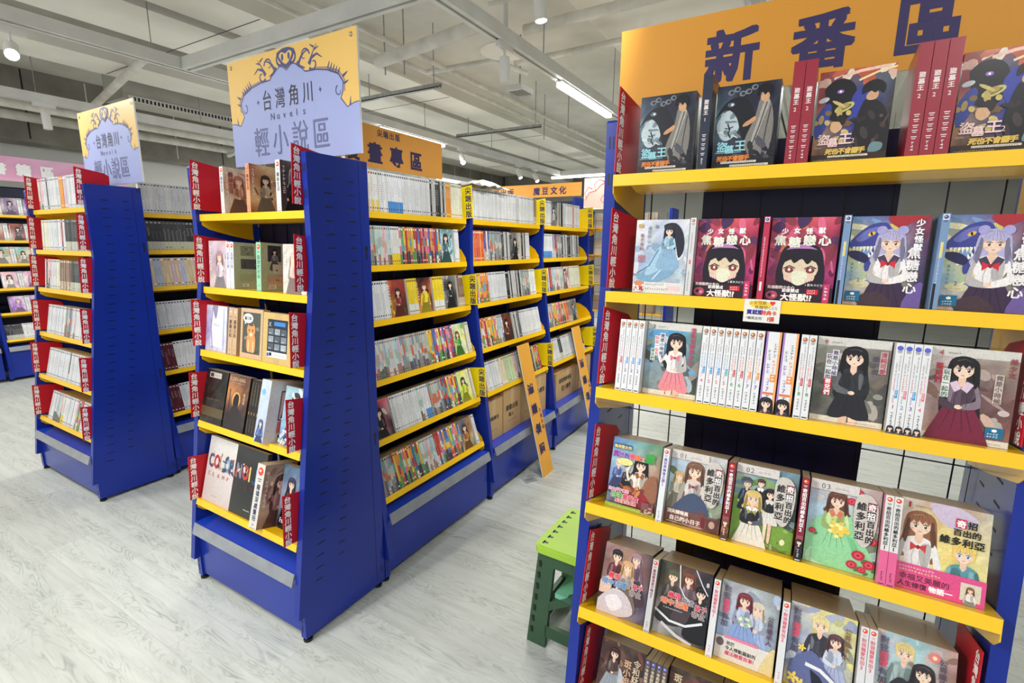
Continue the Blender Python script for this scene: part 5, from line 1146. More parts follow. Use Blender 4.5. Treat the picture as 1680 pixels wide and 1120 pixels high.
ST = {
    'white': dict(base=[rgb(232, 232, 232), rgb(222, 224, 228)], pal=[rgb(90, 90, 100), rgb(150, 150, 160), rgb(60, 60, 70)]),
    'whiteyellow': dict(base=[rgb(232, 232, 228)], pal=[rgb(60, 60, 70), rgb(190, 60, 60)], low=[rgb(236, 206, 40), rgb(220, 220, 215)]),
    'whiteblue': dict(base=[rgb(230, 232, 236)], pal=[rgb(70, 80, 110)], low=[rgb(50, 110, 190), rgb(70, 140, 210)]),
    'blackwhite': dict(base=[rgb(40, 40, 44), rgb(200, 200, 200), rgb(60, 60, 64)], pal=[rgb(226, 226, 226), rgb(30, 30, 34), rgb(150, 150, 150)]),
    'cream': dict(base=[rgb(236, 232, 206), rgb(230, 232, 214)], pal=[rgb(90, 140, 90), rgb(190, 120, 60), rgb(90, 90, 90)], low=[rgb(230, 226, 200)]),
    'redorange': dict(base=[rgb(226, 80, 50), rgb(236, 150, 50)], pal=[WHT, rgb(250, 230, 80)]),
    'rainbow': dict(base=[rgb(190, 50, 60), rgb(60, 150, 90), rgb(230, 200, 60), rgb(70, 110, 180), rgb(226, 130, 160), rgb(230, 230, 230), rgb(200, 220, 220), rgb(240, 150, 60)], pal=[WHT, rgb(60, 60, 70), rgb(200, 60, 70), rgb(250, 236, 120)], mid=[rgb(220, 220, 216), rgb(190, 60, 70), rgb(90, 170, 170), rgb(236, 190, 60)], low=[rgb(230, 230, 226), rgb(60, 60, 76), rgb(200, 70, 80), rgb(90, 150, 80)]),
    'pastel': dict(base=[rgb(226, 190, 200), rgb(190, 216, 210), rgb(230, 220, 190), rgb(226, 226, 228), rgb(180, 200, 226)], pal=[rgb(90, 80, 90), rgb(200, 90, 110), rgb(90, 150, 140)], mid=[rgb(220, 170, 160), rgb(210, 216, 216), rgb(160, 190, 180)], low=[rgb(214, 210, 200), rgb(170, 120, 110), rgb(90, 110, 100)]),
    'greengrey': dict(base=[rgb(150, 176, 164), rgb(190, 196, 190), rgb(130, 150, 160)], pal=[rgb(60, 60, 60), rgb(200, 80, 60)], mid=[rgb(206, 110, 80), rgb(200, 206, 196)], low=[rgb(150, 140, 130), rgb(206, 206, 206), rgb(90, 96, 110)]),
    'yellowblack': dict(base=[rgb(246, 216, 30)], pal=[rgb(30, 30, 30), rgb(90, 60, 20)], low=[rgb(40, 40, 40), rgb(226, 226, 220)]),
    'brown': dict(base=[rgb(130, 100, 80), rgb(160, 130, 110)], pal=[rgb(230, 220, 200), rgb(60, 40, 30)], low=[rgb(190, 170, 150)]),
    'black': dict(base=[rgb(44, 46, 52), rgb(54, 56, 60)], pal=[rgb(190, 190, 190), rgb(120, 120, 120)], low=[rgb(200, 200, 170), rgb(190, 190, 180)]),
    'pastorange': dict(base=[rgb(226, 206, 170), rgb(190, 206, 226), rgb(226, 196, 150), rgb(200, 220, 170), rgb(214, 190, 206)], pal=[rgb(110, 100, 100), WHT]),
    'bluered': dict(base=[rgb(190, 60, 50), rgb(60, 110, 180), rgb(226, 226, 226)], pal=[WHT, rgb(40, 50, 90)], low=[rgb(60, 90, 150), rgb(190, 190, 190)]),
    'maroon': dict(base=[rgb(90, 30, 40)], pal=[rgb(210, 190, 190)]),
}
NICE = {'white': 'white', 'whiteyellow': 'white-and-yellow', 'whiteblue': 'white-and-blue', 'blackwhite': 'black-and-white', 'cream': 'cream', 'redorange': 'red-orange', 'rainbow': 'brightly coloured', 'pastel': 'pastel', 'greengrey': 'grey-green', 'yellowblack': 'yellow', 'brown': 'brown', 'black': 'black', 'pastorange': 'pale orange', 'bluered': 'red-and-blue', 'maroon': 'maroon'}
_cache = {}
RG = random.Random(77)


def spine_mb(style, w, h, v, d=.112):
    k = (style, round(w, 4), round(h, 3), v)
    if k not in _cache:
        a = spine_art(random.Random(str(k)), w, h, ST[style]); side = mixc(a.items[0][1][:3], (.5, .5, .5), .2)
        side = rgb(205, 200, 190)
        cv = Art(d, h); cv.rect(0, 0, d, h, mixc(RG.choice(ST[style]['base']), (.4, .35, .35), .3)); cv.ell(d * .5, h * .5, d * .25, h * .25, RG.choice(ST[style]['pal'])); cv.rect(d * .1, h * .1, d * .8, h * .12, RG.choice(ST[style]['base']))
        mb = MB(); mb.box(0, w, 0, d, 0, h, 'print', {'d': s2l(side), 't': PAGE})
        a.emit(mb, (0, 0, 0), (1, 0, 0), (0, 0, 1)); mute(mb); cv.emit(mb, (w, 0, 0), (0, 1, 0), (0, 0, 1))
        _cache[k] = mb
    return _cache[k]


_mesh = {}
def row(unit, i, segs, where, name='comic_volume', x0=.045, x1=None, cat='book', off=.004, stuff=None, step_gap=.0008, group=None, seed=0, lab=None):
    """segs: (style, count, thickness, height) or ('face', style palette, hair, width, title)"""
    x = x0; n = 0; rg = random.Random(seed * 13 + i); x1 = x1 or unit.W - .05; f = 0
    for sg in segs:
        if sg[0] == 'face':
            _, pal, hair, w = sg[:4]; f += 1
            if x + w > x1: break
            a = c_misc(rg.randint(0, 9999), pal, hair, rg.choice(pal), w=w, h=.178, simple=True)
            mb = MB(); mb.box(0, w, 0, .03, 0, .178, 'print', {'d': s2l(rgb(190, 186, 180)), 't': PAGE}); a.emit(mb, (0, 0, 0), (1, 0, 0), (0, 0, 1))
            M4 = unit.mat(i, x, off + .012)
            if stuff is not None: stuff.append((mb, M4))
            else: put(name, mb.mesh(name), M4, '%s face-out cover on the %s shelf, %s' % (ordn(f), rows[i], where), cat, group)
            x += w + .003; continue
        style, cnt, w, h = sg
        sty = style if isinstance(style, str) else None
        for k in range(cnt):
            if x + w > x1: break
            v = rg.randint(0, 5) if style not in ('rainbow', 'pastel', 'greengrey') else rg.randint(0, 22)
            mb = spine_mb(style, w, h, v); n += 1
            M4 = unit.mat(i, x, off + rg.uniform(0, .003))
            if stuff is not None: stuff.append((mb, M4))
            else:
                key = (style, w, h, v)
                if key not in _mesh: _mesh[key] = mb.mesh(name)
                put(name, _mesh[key], M4, '%s spine, %s on the %s shelf, %s' % (NICE[style], ordn(n), rows[i], where), cat, group)
            x += w + step_gap


NV = []
def merge(name, lst, label, cat, group):
    out = MB(); out.slot('print')
    for mb, M4 in lst:
        n = len(out.v); out.v += [tuple(M4 @ Vector(v)) for v in mb.v]
        out.f += [[n + j for j in f] for f in mb.f]; out.m += [0] * len(mb.f); out.c += mb.c; out.smooth += mb.smooth
    o = out.build(name); tag(o, label, cat, group); o['kind'] = 'stuff'; return o


P1 = [rgb(220, 120, 50), rgb(250, 220, 60), rgb(60, 30, 30), rgb(150, 60, 50)]; P2 = [rgb(150, 200, 206), rgb(226, 230, 230), rgb(90, 130, 140)]; P3 = [rgb(220, 90, 110), rgb(40, 36, 40), rgb(226, 190, 190)]
P4 = [rgb(220, 226, 80), rgb(110, 180, 90), rgb(240, 236, 200)]; P5 = [rgb(40, 44, 50), rgb(120, 120, 120), rgb(200, 190, 180)]; P6 = [rgb(180, 120, 60), rgb(210, 190, 140), rgb(90, 110, 130)]
T = .0136; h1 = .178
bay1 = [
    [('white', 6, T, h1), ('whiteyellow', 5, T, h1), ('white', 4, T, h1), ('whiteblue', 7, T, h1), ('white', 14, T, h1), ('blackwhite', 9, T, h1), ('redorange', 3, T, h1), ('cream', 8, T, h1)],
    [('greengrey', 9, T, h1), ('pastel', 7, T, h1), ('whiteyellow', 4, T, h1), ('rainbow', 22, T, h1), ('face', P2, rgb(60, 50, 60), .115), ('white', 3, T, h1)],
    [('cream', 5, T, h1), ('white', 8, T, h1), ('face', P1, rgb(60, 40, 30), .125), ('yellowblack', 5, T, h1), ('face', P1, rgb(120, 50, 40), .12), ('yellowblack', 6, T, h1), ('face', P5, rgb(24, 22, 26), .125), ('brown', 4, T, h1)],
    [('pastel', 16, T, h1), ('greengrey', 14, T, h1), ('rainbow', 15, T, h1), ('face', P4, rgb(110, 90, 40), .12), ('cream', 2, T, h1)],
    [('face', P3, rgb(24, 20, 24), .125), ('white', 13, T, h1), ('pastel', 3, T, h1), ('whiteblue', 3, T, h1), ('greengrey', 8, T, h1), ('rainbow', 10, T, h1), ('face', P4, rgb(40, 70, 50), .12), ('white', 3, T, h1)],
    [('greengrey', 7, T, h1), ('rainbow', 14, T, h1), ('pastel', 8, T, h1), ('bluered', 3, T, h1), ('rainbow', 12, T, h1), ('face', P6, rgb(90, 50, 50), .13), ('white', 3, T, h1)],
]
for i, sg in enumerate(bay1): row(runs[0], i, sg, 'the nearest comics bay', group='comics in the nearest bay', seed=1)
lst = []
bay2 = [
    [('white', 34, T, h1), ('blackwhite', 3, T, h1), ('white', 14, T, h1), ('brown', 3, T, h1)],
    [('redorange', 8, T, h1), ('bluered', 4, T, h1), ('greengrey', 10, T, h1), ('blackwhite', 9, T, h1), ('face', P5, rgb(40, 40, 44), .12), ('blackwhite', 4, T, h1), ('white', 4, T, h1)],
    [('rainbow', 10, T, h1), ('white', 14, T, h1), ('blackwhite', 14, T, h1), ('greengrey', 8, T, h1), ('white', 6, T, h1)],
    [('rainbow', 14, T, h1), ('pastel', 5, T, h1), ('face', [rgb(40, 34, 34), rgb(120, 60, 40), rgb(60, 50, 50)], rgb(30, 26, 26), .13), ('blackwhite', 6, T, h1), ('white', 20, T, h1)],
    [('redorange', 2, T, h1), ('white', 12, T, h1), ('pastorange', 12, T, h1), ('pastel', 6, T, h1), ('blackwhite', 14, T, h1), ('rainbow', 6, T, h1)]]
bay3 = [
    [('white', 8, T, h1), ('face', P5, rgb(60, 70, 120), .13), ('blackwhite', 8, T, h1), ('white', 10, T, h1), ('redorange', 2, T, h1), ('white', 8, T, h1)],
    [('whiteblue', 10, T, h1), ('bluered', 6, T, h1), ('greengrey', 6, T, h1), ('blackwhite', 24, T, h1)],
    [('bluered', 8, T, h1), ('pastel', 14, T, h1), ('face', [rgb(200, 170, 160), rgb(120, 60, 60), rgb(230, 220, 220)], rgb(110, 50, 60), .13), ('cream', 14, T, h1)],
    [('greengrey', 8, T, h1), ('rainbow', 14, T, h1), ('redorange', 4, T, h1), ('brown', 5, T, h1), ('face', P6, rgb(90, 70, 50), .14)],
    [('white', 12, T, h1), ('black', 4, T, h1), ('white', 22, T, h1), ('black', 8, T, h1)]]
for u, bb in ((runs[1], bay2), (runs[2], bay3)):
    for i, sg in enumerate(bb): row(u, i, sg, 'x', stuff=lst, seed=2)
merge('comic_volumes', lst, 'comics filling the shelves of the second and far comics bays', 'books', 'comics in the farther bays')

T2 = .0185; h2 = .188
rowsA = [
    [('pastel', 4, T2, h2), ('white', 3, T2, h2), ('blackwhite', 1, T2, h2), ('white', 9, T2, h2), ('redorange', 3, T2, h2), ('pastorange', 3, T2, h2), ('white', 16, T2, h2)],
    [('cream', 6, T2, h2), ('white', 10, T2, h2), ('bluered', 1, T2, h2), ('white', 2, T2, h2), ('black', 20, T2, h2)],
    [('white', 1, T2, h2), ('maroon', 1, T2, h2), ('pastel', 3, T2, h2), ('white', 4, T2, h2), ('cream', 3, T2, h2), ('brown', 9, T2, h2), ('black', 16, T2, h2)],
    [('white', 14, T2, h2), ('greengrey', 5, T2, h2), ('pastel', 3, T2, h2), ('white', 16, T2, h2)],
    [('white', 17, T2, h2), ('black', 1, T2, h2), ('white', 9, T2, h2), ('pastel', 2, T2, h2), ('white', 12, T2, h2)],
    [('white', 4, T2, h2), ('pastel', 6, T2, h2), ('whiteyellow', 3, T2, h2), ('white', 8, T2, h2), ('rainbow', 4, T2, h2), ('white', 14, T2, h2)]]
for i, sg in enumerate(rowsA): row(endA, i, sg, 'the left end-cap', 'novel', group='novels on the left end-cap', seed=3, x0=.14)
rowsRA = [('white', 30, .0185, h2), ('black', 30, .0235, h2), ('pastorange', 30, .0205, h2), ('white', 30, .0175, h2), None, None]
for i in range(6):
    if i < 4: sg = [rowsRA[i]]
    elif i == 4: sg = [('maroon', 4, .02, h2), ('white', 7, .02, h2), ('black', 3, .02, h2), ('rainbow', 4, .02, h2), ('white', 12, .02, h2)]
    else: sg = [('maroon', 4, .02, h2), ('white', 26, .0195, h2)]
    row(runA, i, sg, 'the bay behind the left end-cap', 'novel', stuff=NV, seed=4, x1=.62, x0=.04)
PL = [[rgb(214, 190, 206), rgb(150, 130, 170), rgb(110, 90, 120)], [rgb(200, 110, 90), rgb(226, 206, 196), rgb(90, 70, 80)], [rgb(120, 190, 180), rgb(206, 150, 100), rgb(230, 220, 210)], [rgb(240, 190, 200), rgb(250, 246, 240), rgb(200, 150, 190)], [rgb(200, 150, 220), rgb(230, 220, 236), rgb(130, 90, 160)]]
for k, u in enumerate(wallU[:2]):
    for i in range(6):
        x = .05 + .02 * i; n = 0
        if i == 5:
            row(u, i, [('black', 10, .014, .17), ('white', 30, .018, .17)] if k else [('white', 14, .018, .17), ('black', 24, .014, .17)], 'the %s wall bay' % ('second' if k else 'left-edge'), 'novel', seed=9 + k, stuff=NV); continue
        while x < .74:
            n += 1; rg = random.Random(i * 100 + k * 10 + n)
            a = c_misc(500 + i * 20 + k * 7 + n, PL[i], rg.choice([rgb(60, 40, 60), rgb(190, 160, 190), rgb(100, 60, 40), rgb(40, 40, 50)]), rg.choice(PL[i]), simple=True)
            mb = MB(); mb.box(0, a.w, 0, .03, 0, a.h, 'print', {'d': s2l((.85, .85, .85)), 't': PAGE}); a.emit(mb, (0, 0, 0), (1, 0, 0), (0, 0, 1)); NV.append((mb, u.mat(i, x, .02)))
            x += a.w + .001
            for _ in range(2):
                if x < .8: NV.append((spine_mb('white', .018, .183, 1), u.mat(i, x + .002, .01))); x += .021
            x += .004
# things on the far units
for i in range(4):
    row(farU, i, [('white', 8, .03, .17), ('pastel', 8, .03, .17), ('white', 12, .03, .17)], 'the far wire-backed unit', 'novel', seed=20 + i, stuff=NV, x0=.2)
merge('novels', NV, 'small distant novels on the wall bays, behind the left end-cap and on the far unit', 'books', 'distant novels')

# plastic-wrapped bundle on top of the second bay
mb = MB(); rg = random.Random(4); ny, nx = 10, 7; vs = []
for j in range(ny + 1):
    for i in range(nx + 1): vs.append((-.30 + .2 * i / nx + rg.uniform(-.01, .01), .93 + .34 * j / ny + rg.uniform(-.012, .012), 1.888 + (.035 * math.sin(math.pi * i / nx) * math.sin(math.pi * j / ny)) ** 1 + rg.uniform(0, .02)))
mb.add(vs, [(j * (nx + 1) + i, j * (nx + 1) + i + 1, (j + 1) * (nx + 1) + i + 1, (j + 1) * (nx + 1) + i) for j in range(ny) for i in range(nx)], 'white', smooth=True)
n = len(vs); o = mb.build('plastic_bag'); sm = o.modifiers.new('thick', 'SOLIDIFY'); sm.thickness = .004
tag(o, 'crumpled white plastic bag lying on the books of the second comics bay', 'plastic bag')

# ------------------------------------------------------------------ hanging / standing signs
def board(name, w, h, t, art, M4, label, edge=(.95, .95, .95), posts=None):
    mb = MB(); mb.box(0, w, 0, t, 0, h, 'board', {'d': s2l(edge)}); art.emit(mb, (0, 0, 0), (1, 0, 0), (0, 0, 1), 'board')
    o = put(name, mb.mesh(name), M4, label, 'sign')
    for x in (w * .15, w * .85) if posts else ():
        mb = MB(); mb.box(x, x + .02, t, t + .004, -posts, h * .5, 'white'); mb.build('support_strip', o)
    return o


def novels_art(w=.835, h=.45, base=rgb(220, 180, 98), fld=rgb(150, 160, 206), ink=rgb(66, 72, 120)):
    a = Art(w, h); a.rect(0, 0, w, h, base)
    half = [(.5, .20), (.455, .15), (.41, .18), (.36, .25), (.28, .255), (.2, .28), (.13, .33), (.1, .40), (.105, .48), (.12, .53), (.08, .61), (.035, .585), (0, .58)]
    pts = half + [(0, 1.0), (1.0, 1.0)] + [(1 - x, y) for x, y in half[::-1][:-1]]
    P = lambda p: (p[0] * w, (1 - p[1]) * h)
    a.poly([P(p) for p in pts], fld)
    def S(L, w1, w2, mir=True):
        a.stroke([P(p) for p in L], w1, ink, w2)
        if mir: a.stroke([P((1 - p[0], p[1])) for p in L], w1, ink, w2)
    S(half[:6], .004, .007); S(half[5:], .009, .003)
    S([(.28, .24), (.2, .262), (.125, .31), (.09, .39), (.093, .48)], .003, .004)
    def curl(cx, cy, r, t0, t1, w1, w2):
        n = 12; S([(cx + r * (1 - .75 * i / n) * math.cos(t0 + (t1 - t0) * i / n) * .54, cy + r * (1 - .75 * i / n) * math.sin(t0 + (t1 - t0) * i / n)) for i in range(n + 1)], w1, w2)
    curl(.5 - .045, .085, .07, 1.2, 6.5, .012, .005); curl(.36, .12, .07, 3.2, 8.2, .008, .003); curl(.3, .2, .06, 0.5, 5, .011, .004); curl(.13, .47, .05, -1.2, 3.5, .006, .003)
    S([(.41, .18), (.385, .12), (.36, .09), (.33, .08)], .014, .003); S([(.33, .2), (.31, .15), (.27, .13), (.235, .17)], .018, .003); S([(.31, .14), (.29, .09), (.27, .05)], .006, .002); S([(.29, .09), (.255, .075)], .009, .002); S([(.29, .07), (.32, .04)], .009, .002)
    S([(.42, .16), (.395, .2), (.36, .22)], .018, .004)
    for i in range(5): S([(.2 - i * .017, .27 + i * .014), (.185 - i * .017, .215 + i * .018)], .008, .002)
    S([(.1, .36), (.068, .33)], .012, .002); S([(.095, .42), (.065, .4)], .01, .002); S([(.06, .6), (.055, .53)], .008, .001)
    a.blob([P(p) for p in ((.43, .06), (.46, .02), (.5, .01), (.54, .02), (.57, .06), (.5, .19))], ink); a.blob([P(p) for p in ((.45, .075), (.47, .04), (.5, .06), (.53, .04), (.55, .075), (.5, .15))], base); a.ell(w * .475, h * .915, .008, .014, ink); a.ell(w * .525, h * .915, .008, .014, ink)
    for x in (.035, .965): a.ell(w * x, h * .945, .007, .009, rgb(110, 100, 80)); a.ell(w * x, h * .945, .003, .004, rgb(220, 210, 180))
    for i, ch in enumerate('台灣角川'): a.text(ch, w * (.285 + i * .108), h * .495, .088, rgb(44, 42, 54), sx=.78)
    for x in (.25, .74): a.poly([(w * x, h * .6), (w * x + .004, h * .575), (w * x, h * .55), (w * x - .004, h * .575)], ink); a.poly([(w * x - .012, h * .575), (w * x, h * .58), (w * x + .012, h * .575), (w * x, h * .57)], ink)
    for i, ch in enumerate('Novels'): a.text(ch, w * (.345 + i * .052), h * .39, .04, rgb(66, 66, 90))
    for i, ch in enumerate('輕小說區'): a.text(ch, w * (.19 + i * .158), h * .085, .132, rgb(98, 104, 144), sx=.82)
    return a


NA = novels_art()
board('novels_sign', .835, .45, .008, NA, Matrix.Translation((-.822, -.035, 1.905)), 'large lavender and yellow ornate novels sign above the middle end-cap', posts=.03)
for xx in (-.7, -.1): pass
NB = novels_art(.73)
board('novels_sign', .73, .45, .008, NB, Matrix.Translation((-2.53, .0, 1.895)), 'smaller-looking lavender novels sign above the left end-cap', posts=.03)
org = rgb(236, 166, 72); ink = rgb(52, 44, 92)
a = Art(.92, .205); a.rect(0, 0, .92, .205, org)
for i, ch in enumerate('漫畫專區'): a.text(ch, .17 + i * .155, .028, .105, ink, bold=.06)
for i, ch in enumerate('尖端出版'): a.text(ch, .395 + i * .043, .158, .038, ink, bold=.03)
board('comics_sign', .92, .205, .006, a, Matrix.Translation((-.41, .075, 1.938)) @ Matrix.Rotation(R(90), 4, 'Z'), 'orange comics-section sign above the nearest comics bay', posts=.085)
a = Art(1.0, .205); a.rect(0, 0, 1.0, .205, rgb(214, 148, 48))
for i, ch in enumerate('新番區'): a.text(ch, .235 + i * .205, .035, .135, ink, bold=.065)
board('new_titles_sign', 1.0, .205, .006, a, Matrix.Translation((1.02, .03, 1.962)) , 'orange new-titles sign above the nearest display', posts=.085)
a = Art(1.6, .165); a.rect(0, 0, 1.6, .165, org)
for i, ch in enumerate('尖端出版'): a.text(ch, .18 + i * .115, .035, .1, ink, bold=.05)
for i, ch in enumerate('魔豆文化'): a.text(ch, .92 + i * .125, .035, .1, ink, bold=.05)
board('publisher_sign', 1.6, .165, .006, a, Matrix.Translation((-2.6, 4.5, 2.162)), 'long orange publisher sign far behind the comics row')
a = Art(.7, .34); a.rect(0, 0, .7, .34, rgb(250, 206, 190)); a.blob([(.03, .02), (.02, .14), (.08, .2), (.16, .22), (.24, .3), (.4, .3), (.6, .2), (.68, .02)], rgb(248, 170, 156))
for L in ([(.02, .1), (.06, .18), (.14, .2), (.2, .26), (.3, .3)], [(.03, .12), (.01, .18), (.05, .24), (.1, .22)], [(.14, .2), (.12, .27), (.18, .32), (.24, .29)], [(.24, .06), (.2, .1), (.23, .15), (.27, .12)], [(.22, .3), (.3, .33), (.38, .3)]): a.stroke(L, .006, rgb(216, 60, 60), .012)
board('ornate_sign', .7, .34, .006, a, Matrix.Translation((-.74, 3.97, 1.955)), 'pale pink sign with red scrolls on the far unit')
a = Art(2.42, .26); a.bg([[rgb(236, 160, 196), rgb(226, 150, 190), rgb(240, 190, 220), rgb(230, 150, 186)], [rgb(230, 170, 200), rgb(240, 190, 216), rgb(232, 160, 196), rgb(220, 196, 226)]], 16, 3, .03)
for i, ch in enumerate('兒童漫畫書籍區'): a.text(ch, .28 + i * .205, .07, .13, WHT, bold=.09, outline=(rgb(190, 90, 130), .006))
a.text('輕', 1.98, .06, .13, WHT, bold=.09)
board('pink_sign', 2.42, .26, .01, a, Matrix.Translation((-6.13, -.62, 2.195)) @ Matrix.Rotation(R(90), 4, 'Z'), 'long pink sign with white lettering above the wall bays')

# leaning sign boards: base on the floor, top against the bays
for k, (y0, lb) in enumerate(((1.345, 'nearer orange comics sign board leaning against the second comics bay'), (2.235, 'farther orange comics sign board leaning against the far comics bay'))):
    L = .935; wd = .155; a = Art(L, wd); a.rect(0, 0, L, wd, rgb(240, 172, 66))
    for i, ch in enumerate('漫畫專區'): a.text(ch, .27 + i * .14, .028, .08, ink, bold=.06)
    for i, ch in enumerate('尖端出版'): a.text(ch, .46 + i * .04, .118, .03, ink, bold=.02)
    th = math.atan2(.89, .215)
    ux = Vector((math.cos(th), 0, -math.sin(th))); uy = Vector((0, 1, 0)); nz = ux.cross(uy)
    ori = Vector((-.075, y0, .893)); M4 = Matrix(((ux.x, -nz.x, uy.x, ori.x), (ux.y, -nz.y, uy.y, ori.y), (ux.z, -nz.z, uy.z, ori.z), (0, 0, 0, 1)))
    mb = MB(); mb.box(0, L, 0, .006, 0, wd, 'board', {'d': s2l((.93, .93, .9))}); a.emit(mb, (0, 0, 0), (1, 0, 0), (0, 0, 1), 'board')
    put('leaning_sign', mb.mesh('leaning_sign'), M4, lb, 'sign')

# price tag on the second shelf of the nearest display
a = Art(.074, .052); a.rect(0, 0, .074, .052, rgb(236, 234, 226)); a.blob([(.01, .044), (.03, .05), (.055, .044), (.05, .034), (.02, .034)], rgb(250, 210, 70)); a.text('少女怪獸', .01, .0405, .009, BLK); a.text('焦糖戀心(1)', .022, .0305, .009, BLK); a.text('買就贈', .006, .018, .0115, rgb(60, 50, 150), bold=.08); a.text('特典卡', .036, .018, .0105, rgb(226, 80, 50), bold=.07); a.text('*購買送完', .005, .006, .0075, BLK); a.text('1張', .048, .004, .0115, rgb(220, 60, 50), bold=.05)
a.ell(.055, .046, .003, .003, rgb(226, 60, 60)); a.ell(.06, .046, .003, .003, rgb(226, 60, 60)); a.poly([(.0525, .045), (.0625, .045), (.0575, .039)], rgb(226, 60, 60))
mb = MB(); mb.box(0, .074, 0, .0006, 0, .052, 'board', {'d': s2l((.9, .9, .88))}); a.emit(mb, (0, 0, 0), (1, 0, 0), (0, 0, 1), 'board')
put('promo_tag', mb.mesh('promo_tag'), Matrix.Translation((1.439, .09 - .333, 1.393)), 'small handwritten white promotion tag on the second yellow lip', 'sign')

# cartons on the base decks
def carton(y0, y1, h, depth, lab, lines, x=-.07):
    w = y1 - y0; a = Art(w, h); a.rect(0, 0, w, h, rgb(196, 160, 110)); a.rect(0, h * .985, w, h * .015, rgb(150, 116, 76)); a.rect(w * .5 - .02, h * .55, .04, h * .45, rgb(206, 174, 126))
    for t, px, py, sz in lines: a.text(t, w * px, h * py, sz, rgb(50, 40, 44), bold=.06)
    a.tiny(w * .25, h * .22, w * .5, .012, rgb(80, 64, 60))
    mb = MB(); mb.box(0, w, 0, depth, 0, h, 'carton'); mb.box(w * .5 - .02, w * .5 + .02, .002, depth - .002, h, h + .0008, 'grey')
    a.emit(mb, (0, 0, 0), (1, 0, 0), (0, 0, 1), 'board')
    put('carton', mb.mesh('carton'), Matrix.Translation((x, y0, .3345)) @ Matrix.Rotation(R(90), 4, 'Z'), lab, 'carton', 'cartons on the base decks')


carton(.945, 1.15, .262, .3, 'small brown carton nearest the camera on the second bay base', [('書籍專用', .2, .5, .03)])
carton(1.165, 1.385, .292, .3, 'taller brown carton second on the second bay base', [('漫畫出版', .12, .5, .04), ('箱入', .3, .34, .03)])
carton(1.40, 1.565, .285, .3, 'brown carton half hidden behind the nearer leaning board', [])
carton(1.57, 1.775, .305, .3, 'brown carton against the side panel, right of the nearer leaning board', [('小心輕放', .1, .5, .04)])
carton(1.95, 2.38, .225, .3, 'wide brown carton with three printed lines in the far bay', [('漫畫雙書專區', .12, .62, .04), ('武川機密', .24, .3, .045)])
carton(2.40, 2.66, .265, .3, 'brown carton behind the farther leaning board', [('出版社', .2, .5, .05)])

# clear acrylic holder on the floor
mb = MB(); mb.prism([(0, 0), (.07, 0), (.035, .075)], 0, .003, 'y', 'clear'); mb.box(-.01, .08, -.03, .035, 0, .003, 'clear'); mb.box(.01, .06, .0, .003, .03, .035, 'steel')
put('acrylic_holder', mb.mesh('acrylic_holder'), Matrix.Translation((.062, 1.235, .0005)) @ Matrix.Rotation(R(60), 4, 'Z'), 'small clear acrylic stand on the floor by the leaning board', 'stand')

# ------------------------------------------------------------------ green folding step stool
st = empty('step_stool', Matrix.Translation((.762, .0, 0)) @ Matrix.Rotation(R(-1), 4, 'Z'))
tag(st, 'green folding step stool with a lime top behind the nearest display', 'stool')
def rrect(x0, x1, y0, y1, r, n=4):
    P = []
    for cx_, cy_, a0 in ((x1 - r, y1 - r, 0), (x0 + r, y1 - r, 90), (x0 + r, y0 + r, 180), (x1 - r, y0 + r, 270)):
        for k in range(n + 1): t = R(a0 + 90 * k / n); P.append((cx_ + r * math.cos(t), cy_ + r * math.sin(t)))
    return P
mb = MB(); mb.prism(rrect(.0, .24, .03, .36, .03), .415, .44, 'z', 'lime'); mb.prism(rrect(.008, .232, .038, .352, .025), .44, .444, 'z', 'lime')
for i in range(7):
    for j in range(1 if 0 else 3): 
        if j != 1: mb.box(.025 + j * .085, .045 + j * .085, .06 + i * .042, .07 + i * .042, .444, .4446, 'dgreen'); mb.box(.025 + j * .085, .032 + j * .085, .054 + i * .042, .076 + i * .042, .444, .4446, 'dgreen')
mb.build('seat', st)
# side frames (front and back): splayed plates in the x-z plane with cut-outs built from bars
def leg_frame(y, name='leg_frame'):
    mb = MB()
    def q(pts, yy0=y, yy1=y + .02): mb.prism(pts, yy0, yy1, 'y', 'dgreen')
    q([(-.03, 0), (.05, 0), (.085, .415), (.015, .415)])
    q([(.19, 0), (.27, 0), (.225, .415), (.155, .415)])
    q([(.05, .05), (.19, .05), (.19, .1), (.05, .1)]); q([(.08, .36), (.16, .36), (.16, .415), (.08, .415)]); q([(.06, .17), (.185, .25), (.185, .29), (.065, .21)])
    for i in range(7): z = .05 + i * .05; x = -.03 + .045 * z / .415; mb.box(x + .012, x + .022, y - .003, y, z, z + .024, 'black')
    mb.build(name, st)
leg_frame(.045); leg_frame(.325)
mb = MB(); mb.prism([(.045, .24), (.3, .24), (.3, .26), (.045, .26)], .09, .16, 'x', 'mint'); mb.build('handle_bar', st)
mb = MB(); mb.prism([(.066, .02), (.325, .02), (.325, .12), (.066, .12)], -.02, -.002, 'x', 'dgreen'); mb.build('side_rail', st)
mb = MB(); mb.prism([(.066, .02), (.325, .02), (.325, .12), (.066, .12)], .238, .256, 'x', 'dgreen'); mb.build('side_rail', st)

# ------------------------------------------------------------------ ceiling services
def thing(name, label, cat, mb, group=None, bevel=0):
    o = mb.build(name, bevel=bevel); return tag(o, label, cat, group)


